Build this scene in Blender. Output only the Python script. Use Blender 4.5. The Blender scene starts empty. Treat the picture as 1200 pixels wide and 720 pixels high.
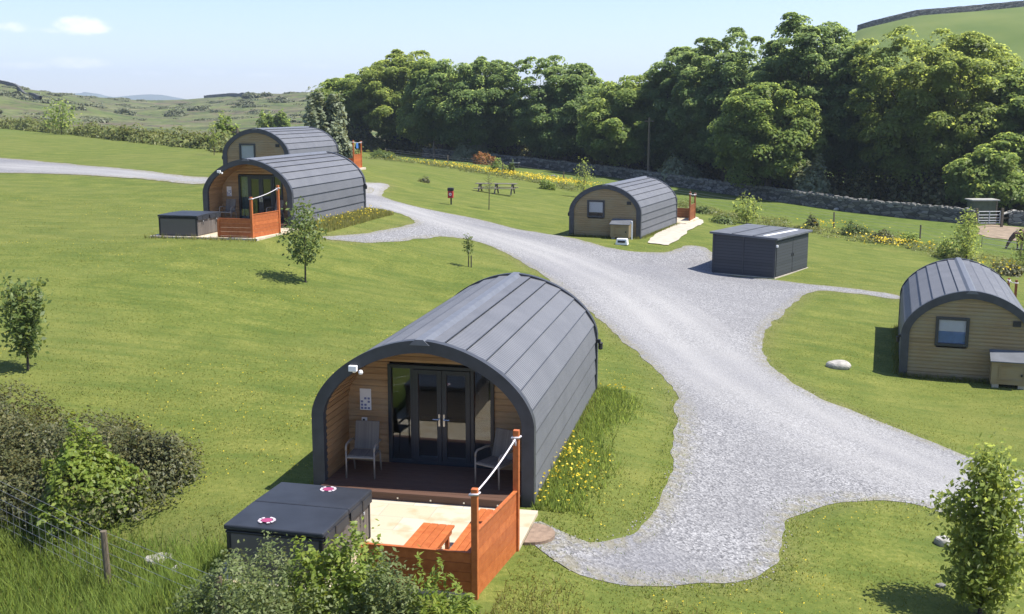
import bpy, math, random
import numpy as np
random.seed(7); rng = np.random.default_rng(7)
sc = bpy.context.scene; COL = sc.collection
R = math.radians; PI = math.pi

# ------------------------------------------------------------------ camera
F, YH, CH = 1298.0, 129.2, 7.03           # focal length and horizon of the 1200x720 photograph, eye height in metres
PT = math.atan((360-YH)/F); CP, SP = math.cos(PT), math.sin(PT)
cam = bpy.data.cameras.new('camera'); cam_o = bpy.data.objects.new('camera', cam); COL.objects.link(cam_o)
cam.sensor_fit = 'HORIZONTAL'; cam.sensor_width = 36; cam.lens = F/1200*36; cam.clip_start = .1; cam.clip_end = 20000
cam_o.location = (0,0,CH); cam_o.rotation_euler = (PI/2-PT,0,0); sc.camera = cam_o

def ray(px,py):
    a=(px-600)/F; b=(360-py)/F
    return np.array([a, CP+b*SP, -SP+b*CP])
def onz(px,py,z):
    r=ray(px,py); return np.array([0,0,CH])+r*((z-CH)/r[2])

def pz(px,py,Y):
    r=ray(px,py); k=Y/r[1]; return r[0]*k, CH+r[2]*k
def xat(px,Y,z=0): return (px-600)/F*(Y*CP-(z-CH)*SP)
# ------------------------------------------------------------------ terrain
POD = {1:(-1.65,19.53,0.0,.208,8.45), 2:(-11.48,48.2,2.0,.228,8.8), 3:(-15.36,67.0,2.99,.197,8.45),
       4:(5.25,62.55,-.05,.384,8.45), 5:(15.0,35.6,-1.73,.327,8.6)}     # near end: x, y, z, yaw, length
def podw(k,lx,ly):
    x,y,z,a,L=POD[k]
    return (x+lx*math.cos(a)+ly*math.sin(a), y-lx*math.sin(a)+ly*math.cos(a))
CTRL=[]
for px,py,z in [(600,715,-.35),(420,715,-.45),(250,715,-.6),(128,690,-.75),(0,720,-1.0),(60,640,-.55),(200,600,-.1),
    (1155,725,-1.25),(1200,600,-1.65),(900,690,-.75),(760,690,-.45),(820,600,-.55),(720,560,-.2),(900,480,-.85),(1030,430,-1.45),(1100,490,-1.85),(1200,520,-2.15),
    (800,300,-.55),(640,280,.3),(560,262,.8),(440,227,1.8),(33,432,.9),(0,500,.55),(230,350,1.15),(358,330,.95),(150,280,1.9),(480,330,.55),
    (0,195,2.9),(120,203,2.9),(240,214,2.75),(72,157,4.0),(0,151,4.4),(160,168,3.6),(250,180,3.2),
    (505,184,.9),(640,198,0),(565,222,.85),(529,240,1.2),(640,235,.6),(820,222,-1.0),(1000,248,-1.5),(1130,262,-1.8),(900,272,-1.25),(1000,300,-1.5),(1100,288,-1.95),(1190,300,-2.3),
    (1200,335,-2.4),(700,340,-.1),(560,300,.7),(820,400,-.85),(760,470,-.45),(450,195,2.4),(908,327,-1.1),(836,320,-1.1),(960,312,-1.1)]:
    p=onz(px,py,z); CTRL.append((p[0],p[1],z))
for k,zz in ((1,0),(2,2.0),(3,2.99),(4,-.05),(5,-1.73)):
    L=POD[k][4]
    for lx,ly in ((-2,0),(2,0),(-2,L),(2,L)): CTRL.append((*podw(k,lx,ly),zz))
for lx,ly,z in ((-2,-2,0),(2.2,-2.2,-.02),(2.0,-4.0,-.12),(-2,-4.2,-.12),(0,-3,0)): CTRL.append((*podw(1,lx,ly),z))
for lx,ly,z in ((-2,-4,1.93),(2.4,-4,1.9),(0,-2,1.98)): CTRL.append((*podw(2,lx,ly),z))
CTRL += [(60,60,-4.2),(60,110,-2.6),(45,30,-4.2),(-60,30,4.0),(-70,90,4.4),(-100,165,5.2),(40,130,-1.9),(10,170,-.3),(-30,150,2.2),(70,170,-2),(-12,4,-1.2),(12,4,-1.4),(-40,5,1.0),(-60,190,3.6),(0,200,-.2)]
CTRL=np.array(CTRL,float)
def _U(r2): return np.where(r2>1e-9, r2*np.log(np.maximum(r2,1e-9)), 0)*.5
_n=len(CTRL); _S=30.0; _c=CTRL[:,:2]/_S
_K=_U(((_c[:,None]-_c[None])**2).sum(-1)) + np.eye(_n)*.0015
_P=np.c_[np.ones(_n),_c]
_A=np.block([[_K,_P],[_P.T,np.zeros((3,3))]])
_w=np.linalg.solve(_A,np.r_[CTRL[:,2],0,0,0])
def tps(x,y):
    x=np.clip(x,-100,75)/_S; y=np.clip(y,2,205)/_S
    out=np.empty(x.shape)
    for i in range(0,len(x),20000):
        xx,yy=x[i:i+20000],y[i:i+20000]
        r2=(xx[:,None]-_c[None,:,0])**2+(yy[:,None]-_c[None,:,1])**2
        out[i:i+20000]=_U(r2)@_w[:_n]+_w[_n]+_w[_n+1]*xx+_w[_n+2]*yy
    return out
def sstep(a,b,v):
    u=np.clip((v-a)/(b-a),0,1); return u*u*(3-2*u)
_cpx=np.array([-500,-150,0,30,60,100,140,180,230,270,300,330,380,450,520,620,760,900,1000,1060,1120,1200,1350,1700.])
_cpy=np.array([85,88,97,104,108.5,112,117,118.5,117,114,110.5,110.5,108.5,112,118,124,118,78,37,23,18,11,2,-10.])
_cY =np.array([520,520,470,470,480,520,620,700,700,640,600,600,560,560,600,600,560,420,330,330,330,330,330,330.])
def undul(x,y):
    return (np.sin(x*.043+y*.021+1)*np.sin(y*.037-x*.017)*1.0+np.sin(x*.11+2)*np.sin(y*.083+x*.05)*.45+np.sin(x*.23+y*.19)*.2)
def far(x,y):
    y=np.maximum(y,1.0); px=600+F*x/y
    pc=np.interp(px,_cpx,_cpy); Yc=np.interp(px,_cpx,_cY)
    zc=CH+(YH-pc)/F*Yc
    zn=np.interp(px,[0,250,600,1200],[4.0,2.0,-1.0,-1.5])
    u=np.clip((y-190)/(Yc-190),0,1.0); s=.45*u+.55*u*u*(3-2*u)
    z=zn+(zc-zn)*s+undul(x,y)*np.clip(np.minimum(u*3,(1-u)*4),0,1)
    return np.where(y>Yc, np.maximum(zc-(y-Yc)*.09,-14), z)
def T(x,y):
    x=np.atleast_1d(np.asarray(x,float)); y=np.atleast_1d(np.asarray(y,float))
    w=sstep(150,230,y); z=tps(x,y)*(1-w)+far(x,y)*w
    for k,(X0,Y0,z0,a,L) in POD.items():
        lx=(x-X0)*math.cos(a)-(y-Y0)*math.sin(a); ly=(x-X0)*math.sin(a)+(y-Y0)*math.cos(a)
        y0,y1=(-4.35,L) if k<3 else (0,L+4.3)
        d=np.maximum(np.abs(lx)-2.25,np.maximum(y0-ly,ly-y1)); f=1-sstep(-.15,1.6,d)
        z=z*(1-f)+(z0-.03)*f
    return z
def tz(x,y): return float(T(x,y)[0])
_tt=np.concatenate([np.arange(9,120,.15),np.arange(120,900,1.0)])
def gp(px,py):
    "where the sight line through a photograph pixel meets the ground"
    r=ray(px,py); p=r[None]*_tt[:,None]; p[:,2]+=CH
    d=p[:,2]-T(p[:,0],p[:,1]); i=int(np.argmax(d<0))
    if d[i]>=0: i=len(d)-1
    k=d[i-1]/(d[i-1]-d[i]+1e-12); q=p[i-1]+(p[i]-p[i-1])*k
    return q
def gxy(pts): return np.array([gp(*q)[:2] for q in pts])

# ------------------------------------------------------------------ helpers
class MB:
    def __init__(s): s.v=[]; s.f=[]
    def quad(s,*p):
        n=len(s.v); s.v+= [tuple(map(float,q)) for q in p]; s.f.append(tuple(range(n,n+len(p))))
    def hexa(s,p):
        n=len(s.v); s.v+=[tuple(map(float,q)) for q in p]
        s.f+=[(n+a,n+b,n+c,n+d) for a,b,c,d in ((3,2,1,0),(4,5,6,7),(0,1,5,4),(1,2,6,5),(2,3,7,6),(3,0,4,7))]
        return s
    def box(s,x0,x1,y0,y1,z0,z1):
        return s.hexa([(x0,y0,z0),(x1,y0,z0),(x1,y1,z0),(x0,y1,z0),(x0,y0,z1),(x1,y0,z1),(x1,y1,z1),(x0,y1,z1)])
    def bar(s,p,q,w,h,up=(0,0,1)):
        p=np.array(p,float); q=np.array(q,float); d=q-p; d/=np.linalg.norm(d); up=np.array(up,float)
        a=np.cross(d,up)
        if np.linalg.norm(a)<1e-5: a=np.cross(d,(0,1,0))
        a/=np.linalg.norm(a); b=np.cross(a,d); a*=w/2; b*=h/2
        return s.hexa([p-a-b,p+a-b,p+a+b,p-a+b,q-a-b,q+a-b,q+a+b,q-a+b])
    def tube(s,pts,rad,n=8,cap=True):
        pts=[np.array(p,float) for p in pts]
        if not hasattr(rad,'__len__'): rad=[rad]*len(pts)
        base=len(s.v); prev=None
        for i,p in enumerate(pts):
            d=pts[min(i+1,len(pts)-1)]-pts[max(i-1,0)]; d/=np.linalg.norm(d)+1e-12
            if prev is None:
                a=np.cross(d,(0,0,1));
                if np.linalg.norm(a)<.05: a=np.cross(d,(1,0,0))
            else: a=prev-d*np.dot(prev,d)
            a/=np.linalg.norm(a)+1e-12; prev=a; b=np.cross(d,a)
            for k in range(n):
                t=2*PI*k/n; s.v.append(tuple(p+(a*math.cos(t)+b*math.sin(t))*rad[i]))
        for i in range(len(pts)-1):
            for k in range(n):
                a=base+i*n+k; b=base+i*n+(k+1)%n; s.f.append((a,b,b+n,a+n))
        if cap:
            s.f.append(tuple(base+k for k in range(n))[::-1]); e=base+(len(pts)-1)*n; s.f.append(tuple(e+k for k in range(n)))
        return s
    def strip(s,A,B):
        "quads between two polylines of the same length"
        n=len(s.v); m=len(A); s.v+=[tuple(map(float,p)) for p in A]+[tuple(map(float,p)) for p in B]
        s.f+=[(n+i,n+i+1,n+m+i+1,n+m+i) for i in range(m-1)]
        return s
    def prism(s,poly,z0,z1):
        n=len(s.v); m=len(poly); s.v+=[(p[0],p[1],z0) for p in poly]+[(p[0],p[1],z1) for p in poly]
        s.f.append(tuple(range(n,n+m))[::-1]); s.f.append(tuple(range(n+m,n+2*m)))
        s.f+=[(n+i,n+(i+1)%m,n+m+(i+1)%m,n+m+i) for i in range(m)]
        return s
    def lathe(s,prof,n=24,c=(0,0,0)):
        b=len(s.v)
        for r,z in prof:
            for k in range(n): s.v.append((c[0]+r*math.cos(2*PI*k/n),c[1]+r*math.sin(2*PI*k/n),c[2]+z))
        for i in range(len(prof)-1):
            for k in range(n):
                a=b+i*n+k; q=b+i*n+(k+1)%n; s.f.append((a,q,q+n,a+n))
        s.f.append(tuple(b+k for k in range(n))[::-1]); e=b+(len(prof)-1)*n; s.f.append(tuple(e+k for k in range(n)))
        return s
def props(o,label=None,cat=None,group=None,kind=None,category=None):
    cat=cat or category
    if label: o['label']=label
    if cat: o['category']=cat
    if group: o['group']=group
    if kind: o['kind']=kind
    return o
def obj(name,mb,mat,parent=None,bevel=0,smooth=False,**kw):
    me=bpy.data.meshes.new(name)
    if isinstance(mb,MB): me.from_pydata(mb.v,[],mb.f)
    else:
        V,Fc=mb; V=np.asarray(V,np.float32); Fc=np.asarray(Fc,np.int32); k=Fc.shape[1]
        me.vertices.add(len(V)); me.vertices.foreach_set('co',V.ravel())
        me.loops.add(Fc.size); me.loops.foreach_set('vertex_index',Fc.ravel())
        me.polygons.add(len(Fc)); me.polygons.foreach_set('loop_start',np.arange(0,Fc.size,k,dtype=np.int32))
        me.polygons.foreach_set('loop_total',np.full(len(Fc),k,np.int32))
    me.update(calc_edges=True)
    if isinstance(mb,MB): 
        me.validate()
    me.materials.append(mat)
    if smooth: me.polygons.foreach_set('use_smooth',[True]*len(me.polygons))
    o=bpy.data.objects.new(name,me); COL.objects.link(o)
    if parent: o.parent=parent
    if bevel:
        m=o.modifiers.new('Bevel','BEVEL'); m.width=bevel; m.segments=2; m.limit_method='ANGLE'
    return props(o,**kw)
def thing(name,label,cat,loc=(0,0,0),rz=0,group=None):
    o=bpy.data.objects.new(name,None); o.empty_display_size=.3; COL.objects.link(o)
    o.location=[float(c) for c in loc]; o.rotation_euler=(0,0,rz)
    return props(o,label,cat,group)
def leaves(pts,nrm,size,asp=.55,r=None):
    "diamond shaped leaves as one mesh"
    r=r or rng; N=len(pts); nrm=nrm/(np.linalg.norm(nrm,axis=1,keepdims=True)+1e-9)
    t=np.cross(nrm,r.normal(size=(N,3))); t/=np.linalg.norm(t,axis=1,keepdims=True)+1e-9; b=np.cross(nrm,t)
    s=np.asarray(size).reshape(-1,1)*np.ones((N,1))
    V=np.stack([pts-t*s,pts+b*s*asp+nrm*s*.12,pts+t*s,pts-b*s*asp+nrm*s*.12],1).reshape(-1,3)
    return V,np.arange(4*N).reshape(N,4)
def inside(poly,x,y):
    c=np.zeros(x.shape,bool); n=len(poly)
    for i in range(n):
        x1,y1=poly[i]; x2,y2=poly[(i+1)%n]
        if y1==y2: continue
        k=((y1>y)!=(y2>y))&(x<(x2-x1)*(y-y1)/(y2-y1)+x1); c^=k
    return c
def sdf(poly,x,y):
    d=np.full(x.shape,1e9); n=len(poly)
    for i in range(n):
        a=poly[i]; b=poly[(i+1)%n]; e=b-a; L=e@e+1e-12
        h=np.clip(((x-a[0])*e[0]+(y-a[1])*e[1])/L,0,1)
        d=np.minimum(d,np.hypot(x-a[0]-e[0]*h,y-a[1]-e[1]*h))
    return np.where(inside(poly,x,y),d,-d)
def smooth_poly(P,it=2):
    for _ in range(it):
        Q=[]
        for i in range(len(P)):
            a,b=P[i],P[(i+1)%len(P)]; Q+= [a*.75+b*.25,a*.25+b*.75]
        P=np.array(Q)
    return P
def vnoise(x,y,seed=0):
    r=np.random.default_rng(seed); o=np.zeros(x.shape)
    for k in range(8):
        a=r.uniform(0,2*PI); f=r.uniform(.7,1.6)
        o+=np.sin((x*math.cos(a)+y*math.sin(a))*f+r.uniform(0,6.3))
    return o/8*1.6

# ------------------------------------------------------------------ materials
class NT:
    def __init__(s,name):
        s.m=bpy.data.materials.new(name); s.m.use_nodes=True; s.t=s.m.node_tree
        s.b=s.t.nodes['Principled BSDF']; s.out=s.t.nodes['Material Output']
    def n(s,ty,**kw):
        q=s.t.nodes.new(ty)
        for k,v in kw.items():
            if k in q.inputs: q.inputs[k].default_value=v
            else: setattr(q,k,v)
        return q
    def l(s,a,b): s.t.links.new(a,b)
    def noise(s,vec,scale,detail=3,rough=.55):
        q=s.n('ShaderNodeTexNoise'); q.inputs['Scale'].default_value=scale; q.inputs['Detail'].default_value=detail; q.inputs['Roughness'].default_value=rough
        if vec is not None: s.l(vec,q.inputs['Vector'])
        return q.outputs['Fac']
    def ramp(s,fac,stops):
        q=s.n('ShaderNodeValToRGB'); e=q.color_ramp.elements
        while len(e)<len(stops): e.new(.5)
        for el,(p,c) in zip(e,stops): el.position=p; el.color=(*c,1) if len(c)==3 else c
        s.l(fac,q.inputs['Fac']); return q.outputs['Color']
    def mix(s,fac,a,b,mode='MIX'):
        q=s.n('ShaderNodeMix',data_type='RGBA',blend_type=mode)
        for v,i in ((fac,0),(a,6),(b,7)):
            if hasattr(v,'is_output'): s.l(v,q.inputs[i])
            else: q.inputs[i].default_value=(*v,1) if isinstance(v,tuple) else v
        return q.outputs[2]
    def math(s,op,a,b=0.0,clamp=False):
        q=s.n('ShaderNodeMath',operation=op,use_clamp=clamp)
        for v,i in ((a,0),(b,1)):
            if hasattr(v,'is_output'): s.l(v,q.inputs[i])
            else: q.inputs[i].default_value=v
        return q.outputs[0]
    def bump(s,h,strength=.3,dist=.02):
        q=s.n('ShaderNodeBump'); q.inputs['Strength'].default_value=strength; q.inputs['Distance'].default_value=dist
        s.l(h,q.inputs['Height']); s.l(q.outputs['Normal'],s.b.inputs['Normal'])
    def objc(s): return s.n('ShaderNodeTexCoord').outputs['Object']
    def pos(s): return s.n('ShaderNodeNewGeometry').outputs['Position']
    def scl(s,vec,v):
        q=s.n('ShaderNodeMapping'); q.inputs['Scale'].default_value=v; s.l(vec,q.inputs['Vector']); return q.outputs[0]
    def attr(s,name): return s.n('ShaderNodeAttribute',attribute_name=name).outputs['Fac']
    def base(s,c,rough=.6,spec=.4):
        if hasattr(c,'is_output'): s.l(c,s.b.inputs['Base Color'])
        else: s.b.inputs['Base Color'].default_value=(*c,1)
        s.b.inputs['Roughness'].default_value=rough; s.b.inputs['Specular IOR Level'].default_value=spec
        return s.m
def m_plain(name,c,rough=.6,var=.15,scale=6,metal=0,spec=.4,bump=.0):
    t=NT(name); n=t.noise(t.objc(),scale,4)
    t.base(t.ramp(n,[(.3,tuple(x*(1-var) for x in c)),(.7,tuple(min(1,x*(1+var)) for x in c))]),rough,spec)
    t.b.inputs['Metallic'].default_value=metal
    if bump: t.bump(t.noise(t.objc(),scale*8,3),bump,.01)
    return t.m
def m_roof():
    t=NT('roof_tile'); c=t.objc(); sx=t.n('ShaderNodeSeparateXYZ'); t.l(c,sx.inputs[0])
    fr=t.math('FRACT',t.math('MULTIPLY',sx.outputs['Y'],1/.10))
    line=t.math('GREATER_THAN',fr,.70)
    n=t.noise(c,1.2,4); n2=t.noise(t.scl(c,(3,40,3)),1.0,2)
    col=t.ramp(n,[(.3,(.120,.124,.134)),(.7,(.160,.163,.173))])
    col=t.mix(t.math('MULTIPLY',n2,.35),col,(.20,.205,.225))
    col=t.mix(t.math('MULTIPLY',line,.75),col,(.035,.037,.045))
    t.bump(t.math('SUBTRACT',1.0,line),.5,.006)
    return t.base(col,.62,.35)
def m_wood(name,c1,c2,grain=(1.2,1.2,40),rough=.65,spec=.25,weather=None,bump=.25,wfac=.5):
    t=NT(name); c=t.objc(); g=t.noise(t.scl(c,grain),3.0,5,.6); n=t.noise(c,1.6,3)
    rpi=t.n('ShaderNodeNewGeometry').outputs['Random Per Island']
    col=t.ramp(g,[(.28,c1),(.72,c2)])
    col=t.mix(t.math('MULTIPLY',rpi,.45),col,tuple(x*.62 for x in c1))
    if weather: col=t.mix(t.math('MULTIPLY',t.ramp(n,[(.4,(0,0,0)),(.65,(1,1,1))]),wfac),col,weather)
    t.bump(g,bump,.004)
    return t.base(col,rough,spec)
def m_leaf(name,c1,c2,c3,trans=.35,spec=.35,rough=.5,up=0):
    t=NT(name); rpi=t.n('ShaderNodeNewGeometry').outputs['Random Per Island']
    n=t.noise(t.objc(),.45,2)
    f=t.math('ADD',t.math('MULTIPLY',rpi,.6),t.math('MULTIPLY',n,.4))
    col=t.ramp(f,[(.15,c1),(.5,c2),(.85,c3)])
    t.base(col,rough,spec)
    tr=t.n('ShaderNodeBsdfTranslucent')
    if up:      # grass blades shade by the direction the sward faces
        g=t.n('ShaderNodeNewGeometry').outputs['Normal']; a=t.n('ShaderNodeVectorMath',operation='SCALE'); t.l(g,a.inputs[0]); a.inputs['Scale'].default_value=1-up
        b=t.n('ShaderNodeVectorMath',operation='ADD'); t.l(a.outputs[0],b.inputs[0]); b.inputs[1].default_value=(0,0,up); c=t.n('ShaderNodeVectorMath',operation='NORMALIZE'); t.l(b.outputs[0],c.inputs[0])
        t.l(c.outputs[0],t.b.inputs['Normal'])
    t.l(t.mix(.5,col,(c3[0]*1.7,c3[1]*1.5,c3[2]*.8)),tr.inputs['Color'])
    mx=t.n('ShaderNodeMixShader'); mx.inputs[0].default_value=trans
    t.l(t.b.outputs[0],mx.inputs[1]); t.l(tr.outputs[0],mx.inputs[2]); t.l(mx.outputs[0],t.out.inputs['Surface'])
    return t.m
def m_glass(name,tint=(.75,.8,.82),ior=1.9):
    t=NT(name); t.t.nodes.remove(t.b)
    tr=t.n('ShaderNodeBsdfTransparent'); tr.inputs['Color'].default_value=(*tint,1)
    gl=t.n('ShaderNodeBsdfGlossy'); gl.inputs['Roughness'].default_value=.01
    fr=t.n('ShaderNodeFresnel'); fr.inputs['IOR'].default_value=ior
    mx=t.n('ShaderNodeMixShader'); t.l(fr.outputs[0],mx.inputs[0]); t.l(tr.outputs[0],mx.inputs[1]); t.l(gl.outputs[0],mx.inputs[2])
    t.l(mx.outputs[0],t.out.inputs['Surface']); return t.m
def m_ground():
    t=NT('ground'); p=t.pos()
    big=t.noise(p,.13,3); mid=t.noise(p,.8,4); fine=t.noise(p,9,4,.65); ff=t.noise(p,45,2,.7)
    st=t.noise(t.scl(p,(.45,2.2,1)),.9,5,.65)
    lawn=t.ramp(t.math('ADD',t.math('MULTIPLY',fine,.6),t.math('MULTIPLY',mid,.4)),[(.33,(.068,.094,.017)),(.5,(.134,.156,.030)),(.66,(.225,.225,.056))])
    lawn=t.mix(t.math('MULTIPLY',t.ramp(big,[(.42,(0,0,0)),(.66,(1,1,1))]),.55),lawn,(.185,.185,.050))
    lawn=t.mix(t.math('MULTIPLY',t.ramp(st,[(.47,(0,0,0)),(.66,(1,1,1))]),.6),lawn,(.068,.106,.020))
    sx=t.n('ShaderNodeSeparateXYZ'); t.l(p,sx.inputs[0]); sw=t.math('SINE',t.math('ADD',t.math('MULTIPLY',t.math('ADD',t.math('MULTIPLY',sx.outputs['X'],.42),sx.outputs['Y']),2.6),t.math('MULTIPLY',mid,5.0)))
    lawn=t.mix(t.math('MULTIPLY',t.math('ADD',sw,1.0),.11),lawn,(.065,.105,.020))
    lawn=t.mix(t.math('MULTIPLY',t.ramp(ff,[(.4,(1,1,1)),(.6,(0,0,0))]),.35),lawn,(.055,.085,.012))
    m1=t.noise(p,.06,6,.7); m2=t.noise(p,.02,4); m3=t.noise(p,.14,5,.7)
    moor=t.ramp(m1,[(.35,(.060,.080,.032)),(.5,(.125,.145,.052)),(.66,(.185,.165,.095))])
    moor=t.mix(t.ramp(m3,[(.5,(0,0,0)),(.68,(.8,.8,.8))]),moor,(.045,.060,.024))
    moor=t.mix(t.ramp(t.noise(p,.09,6,.75),[(.50,(0,0,0)),(.57,(.9,.9,.9))]),moor,(.120,.092,.066))
    moor=t.mix(t.ramp(t.noise(p,.21,5,.75),[(.52,(0,0,0)),(.60,(.9,.9,.9))]),moor,(.045,.055,.030))
    past=t.ramp(t.noise(p,.06,4),[(.3,(.085,.125,.026)),(.7,(.130,.160,.040))])
    moor=t.mix(t.math('MULTIPLY',t.ramp(m2,[(.47,(0,0,0)),(.6,(1,1,1))]),.35),moor,past)
    field=t.ramp(t.math('ADD',t.math('MULTIPLY',t.noise(p,1.6,4),.6),t.math('MULTIPLY',t.noise(p,.2,3),.4)),[(.3,(.060,.095,.016)),(.55,(.105,.140,.028)),(.72,(.150,.155,.045))])
    c=t.mix(t.attr('field'),lawn,field); c=t.mix(t.attr('moor'),c,moor); c=t.mix(t.attr('pasture'),c,past)
    rough=t.ramp(fine,[(.3,(.10,.10,.035)),(.7,(.20,.18,.075))])
    c=t.mix(t.math('MULTIPLY',t.attr('dry'),.8),c,rough)
    t.bump(t.math('ADD',t.math('MULTIPLY',fine,.6),t.math('MULTIPLY',ff,.6)),.55,.05)
    return t.base(c,.9,.12)
def m_gravel():
    t=NT('gravel'); p=t.pos()
    v=t.n('ShaderNodeTexVoronoi'); v.inputs['Scale'].default_value=24; t.l(p,v.inputs['Vector'])
    n=t.noise(p,.5,4); f=t.noise(p,22,3,.7)
    col=t.ramp(v.outputs['Color'],[(.15,(.105,.104,.108)),(.5,(.235,.232,.234)),(.88,(.39,.385,.38))])
    col=t.mix(t.math('MULTIPLY',t.ramp(f,[(.38,(1,1,1)),(.55,(0,0,0))]),.5),col,(.13,.128,.13))
    col=t.mix(t.math('MULTIPLY',t.ramp(n,[(.4,(0,0,0)),(.65,(1,1,1))]),.45),col,(.175,.172,.175))
    col=t.mix(t.math('MULTIPLY',t.ramp(t.noise(p,.16,4),[(.5,(0,0,0)),(.62,(1,1,1))]),.4),col,(.15,.15,.165))
    w=t.math('MULTIPLY',t.attr('worn'),t.math('ADD',.45,t.math('MULTIPLY',n,.8)),True)
    fine=t.ramp(t.noise(p,30,3,.7),[(.3,(.29,.282,.27)),(.7,(.41,.40,.385))])
    col=t.mix(w,col,fine)
    col=t.mix(t.math('MULTIPLY',t.attr('edge'),t.ramp(t.noise(p,4.5,5,.7),[(.42,(0,0,0)),(.56,(1,1,1))])),col,(.20,.18,.11))
    t.bump(t.math('ADD',v.outputs['Distance'],f),.6,.03)
    return t.base(col,.9,.2)
def m_stone(name,sc_=(1.6,1.6,4.5),c=((.06,.06,.056),(.120,.117,.110),(.20,.195,.18))):
    t=NT(name); p=t.scl(t.objc(),sc_)
    v=t.n('ShaderNodeTexVoronoi'); v.inputs['Scale'].default_value=1.0; t.l(p,v.inputs['Vector'])
    e=t.n('ShaderNodeTexVoronoi',feature='DISTANCE_TO_EDGE'); e.inputs['Scale'].default_value=1.0; t.l(p,e.inputs['Vector'])
    col=t.ramp(v.outputs['Color'],[(.2,c[0]),(.5,c[1]),(.8,c[2])])
    gap=t.ramp(e.outputs['Distance'],[(.02,(1,1,1)),(.10,(0,0,0))])
    col=t.mix(t.math('MULTIPLY',gap,.8),col,(.03,.03,.03))
    t.bump(t.math('MINIMUM',e.outputs['Distance'],.2),.8,.08)
    return t.base(col,.9,.2)
def m_patio():
    t=NT('patio_slabs'); c=t.objc(); b=t.n('ShaderNodeTexBrick'); t.l(c,b.inputs['Vector'])
    for k,v in (('Scale',1.0),('Mortar Size',.008),('Mortar Smooth',.3),('Bias',0.0),('Brick Width',.9),('Row Height',.6)): b.inputs[k].default_value=v
    b.inputs['Color1'].default_value=(.56,.50,.40,1); b.inputs['Color2'].default_value=(.46,.385,.27,1); b.inputs['Mortar'].default_value=(.36,.31,.24,1)
    n=t.noise(c,2.2,4)
    col=t.mix(t.math('MULTIPLY',t.ramp(n,[(.5,(0,0,0)),(.66,(1,1,1))]),.55),b.outputs['Color'],(.38,.26,.13))
    t.bump(t.math('SUBTRACT',t.math('MULTIPLY',n,.3),b.outputs['Fac']),.3,.008)
    return t.base(col,.8,.3)
def m_slat(name,c1,c2,axis='Z',pitch=.12,gap=.1,rough=.55):
    t=NT(name); c=t.objc(); sx=t.n('ShaderNodeSeparateXYZ'); t.l(c,sx.inputs[0])
    u=t.math('MULTIPLY',sx.outputs[axis],1/pitch); fr=t.math('FRACT',u); idx=t.math('FLOOR',u)
    wn=t.n('ShaderNodeTexWhiteNoise',noise_dimensions='1D'); t.l(idx,wn.inputs['W'])
    col=t.mix(wn.outputs['Value'],c1,c2); n=t.noise(c,5,4); col=t.mix(t.math('MULTIPLY',n,.3),col,tuple(x*.7 for x in c1))
    g=t.math('GREATER_THAN',fr,1-gap); col=t.mix(t.math('MULTIPLY',g,.85),col,(.008,.008,.009))
    t.bump(t.math('SUBTRACT',1.0,g),.7,.01)
    return t.base(col,rough,.35)

M={}
M['roof']=m_roof()
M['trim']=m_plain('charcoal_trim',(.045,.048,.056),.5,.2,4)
M['ridge']=m_plain('ridge_metal',(.125,.132,.15),.5,.12,5)
M['clad']=m_wood('warm_cladding',(.30,.18,.085),(.50,.325,.165),(1.0,30,30),weather=(.38,.30,.20))
M['clad_old']=m_wood('weathered_cladding',(.23,.165,.085),(.36,.27,.145),(1.0,30,30),weather=(.27,.225,.135),wfac=.8)
M['lining']=m_wood('porch_boards',(.32,.185,.080),(.50,.31,.15),(30,1,30))
M['deck']=m_wood('deck_boards',(.085,.046,.032),(.155,.085,.058),(1.0,40,40),.5,.4)
M['orange']=m_wood('orange_stained_timber',(.38,.095,.026),(.57,.175,.052),(3,3,3),.5,.35)
M['orange_old']=m_wood('brown_stained_timber',(.22,.075,.030),(.34,.115,.045),(3,3,3),.55,.3)
M['frame']=m_plain('grey_frame',(.020,.025,.034),.35,.1,5,spec=.5)
M['glass']=m_glass('tinted_glass')
M['glass_clear']=m_glass('window_glass',(.9,.92,.94),1.4)
M['chrome']=m_plain('brushed_steel',(.6,.6,.6),.25,.05,5,metal=.9)
M['white']=m_plain('white_plastic',(.78,.78,.77),.45,.04,5)
M['paper']=m_plain('white_paper',(.75,.75,.76),.6,.03,5)
M['ink']=m_plain('blue_ink',(.16,.18,.34),.6,.1,5)
M['black']=m_plain('black_plastic',(.018,.018,.02),.5,.1,5)
M['room']=m_wood('room_boards',(.25,.17,.10),(.36,.26,.16),(1,20,20))
M['curtain']=m_plain('pale_curtain',(.55,.58,.52),.9,.1,10)
M['patio']=m_patio()
M['concrete']=m_plain('concrete',(.40,.36,.29),.85,.15,2.5,bump=.2)
M['cover']=m_plain('vinyl_cover',(.024,.027,.034),.50,.2,3,spec=.4,bump=.06)
M['cabinet']=m_slat('tub_cabinet',(.105,.092,.082),(.15,.13,.115),'Y',.14,.07)
M['badge_w']=m_plain('badge_white',(.55,.48,.50),.6,.2,30)
M['pink']=m_plain('dark_pink',(.30,.045,.12),.5,.1,5)
M['weave']=m_slat('grey_weave',(.17,.15,.13),(.24,.21,.18),'X',.02,.25,.7)
M['tubeframe']=m_plain('chair_frame',(.24,.21,.175),.5,.1,8)
M['shed']=m_slat('shed_slats',(.042,.046,.055),(.054,.058,.068),'Z',.15,.09)
M['felt']=m_plain('roof_felt',(.105,.112,.125),.75,.2,2)
M['rope']=m_plain('rope',(.62,.58,.60),.8,.1,30)
M['red']=m_plain('red_plastic',(.42,.03,.035),.4,.1,5)
M['bench']=m_wood('grey_timber',(.16,.14,.11),(.28,.25,.20),(3,20,20))
M['post']=m_wood('fence_timber',(.12,.095,.065),(.22,.18,.13),(20,20,2))
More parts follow.
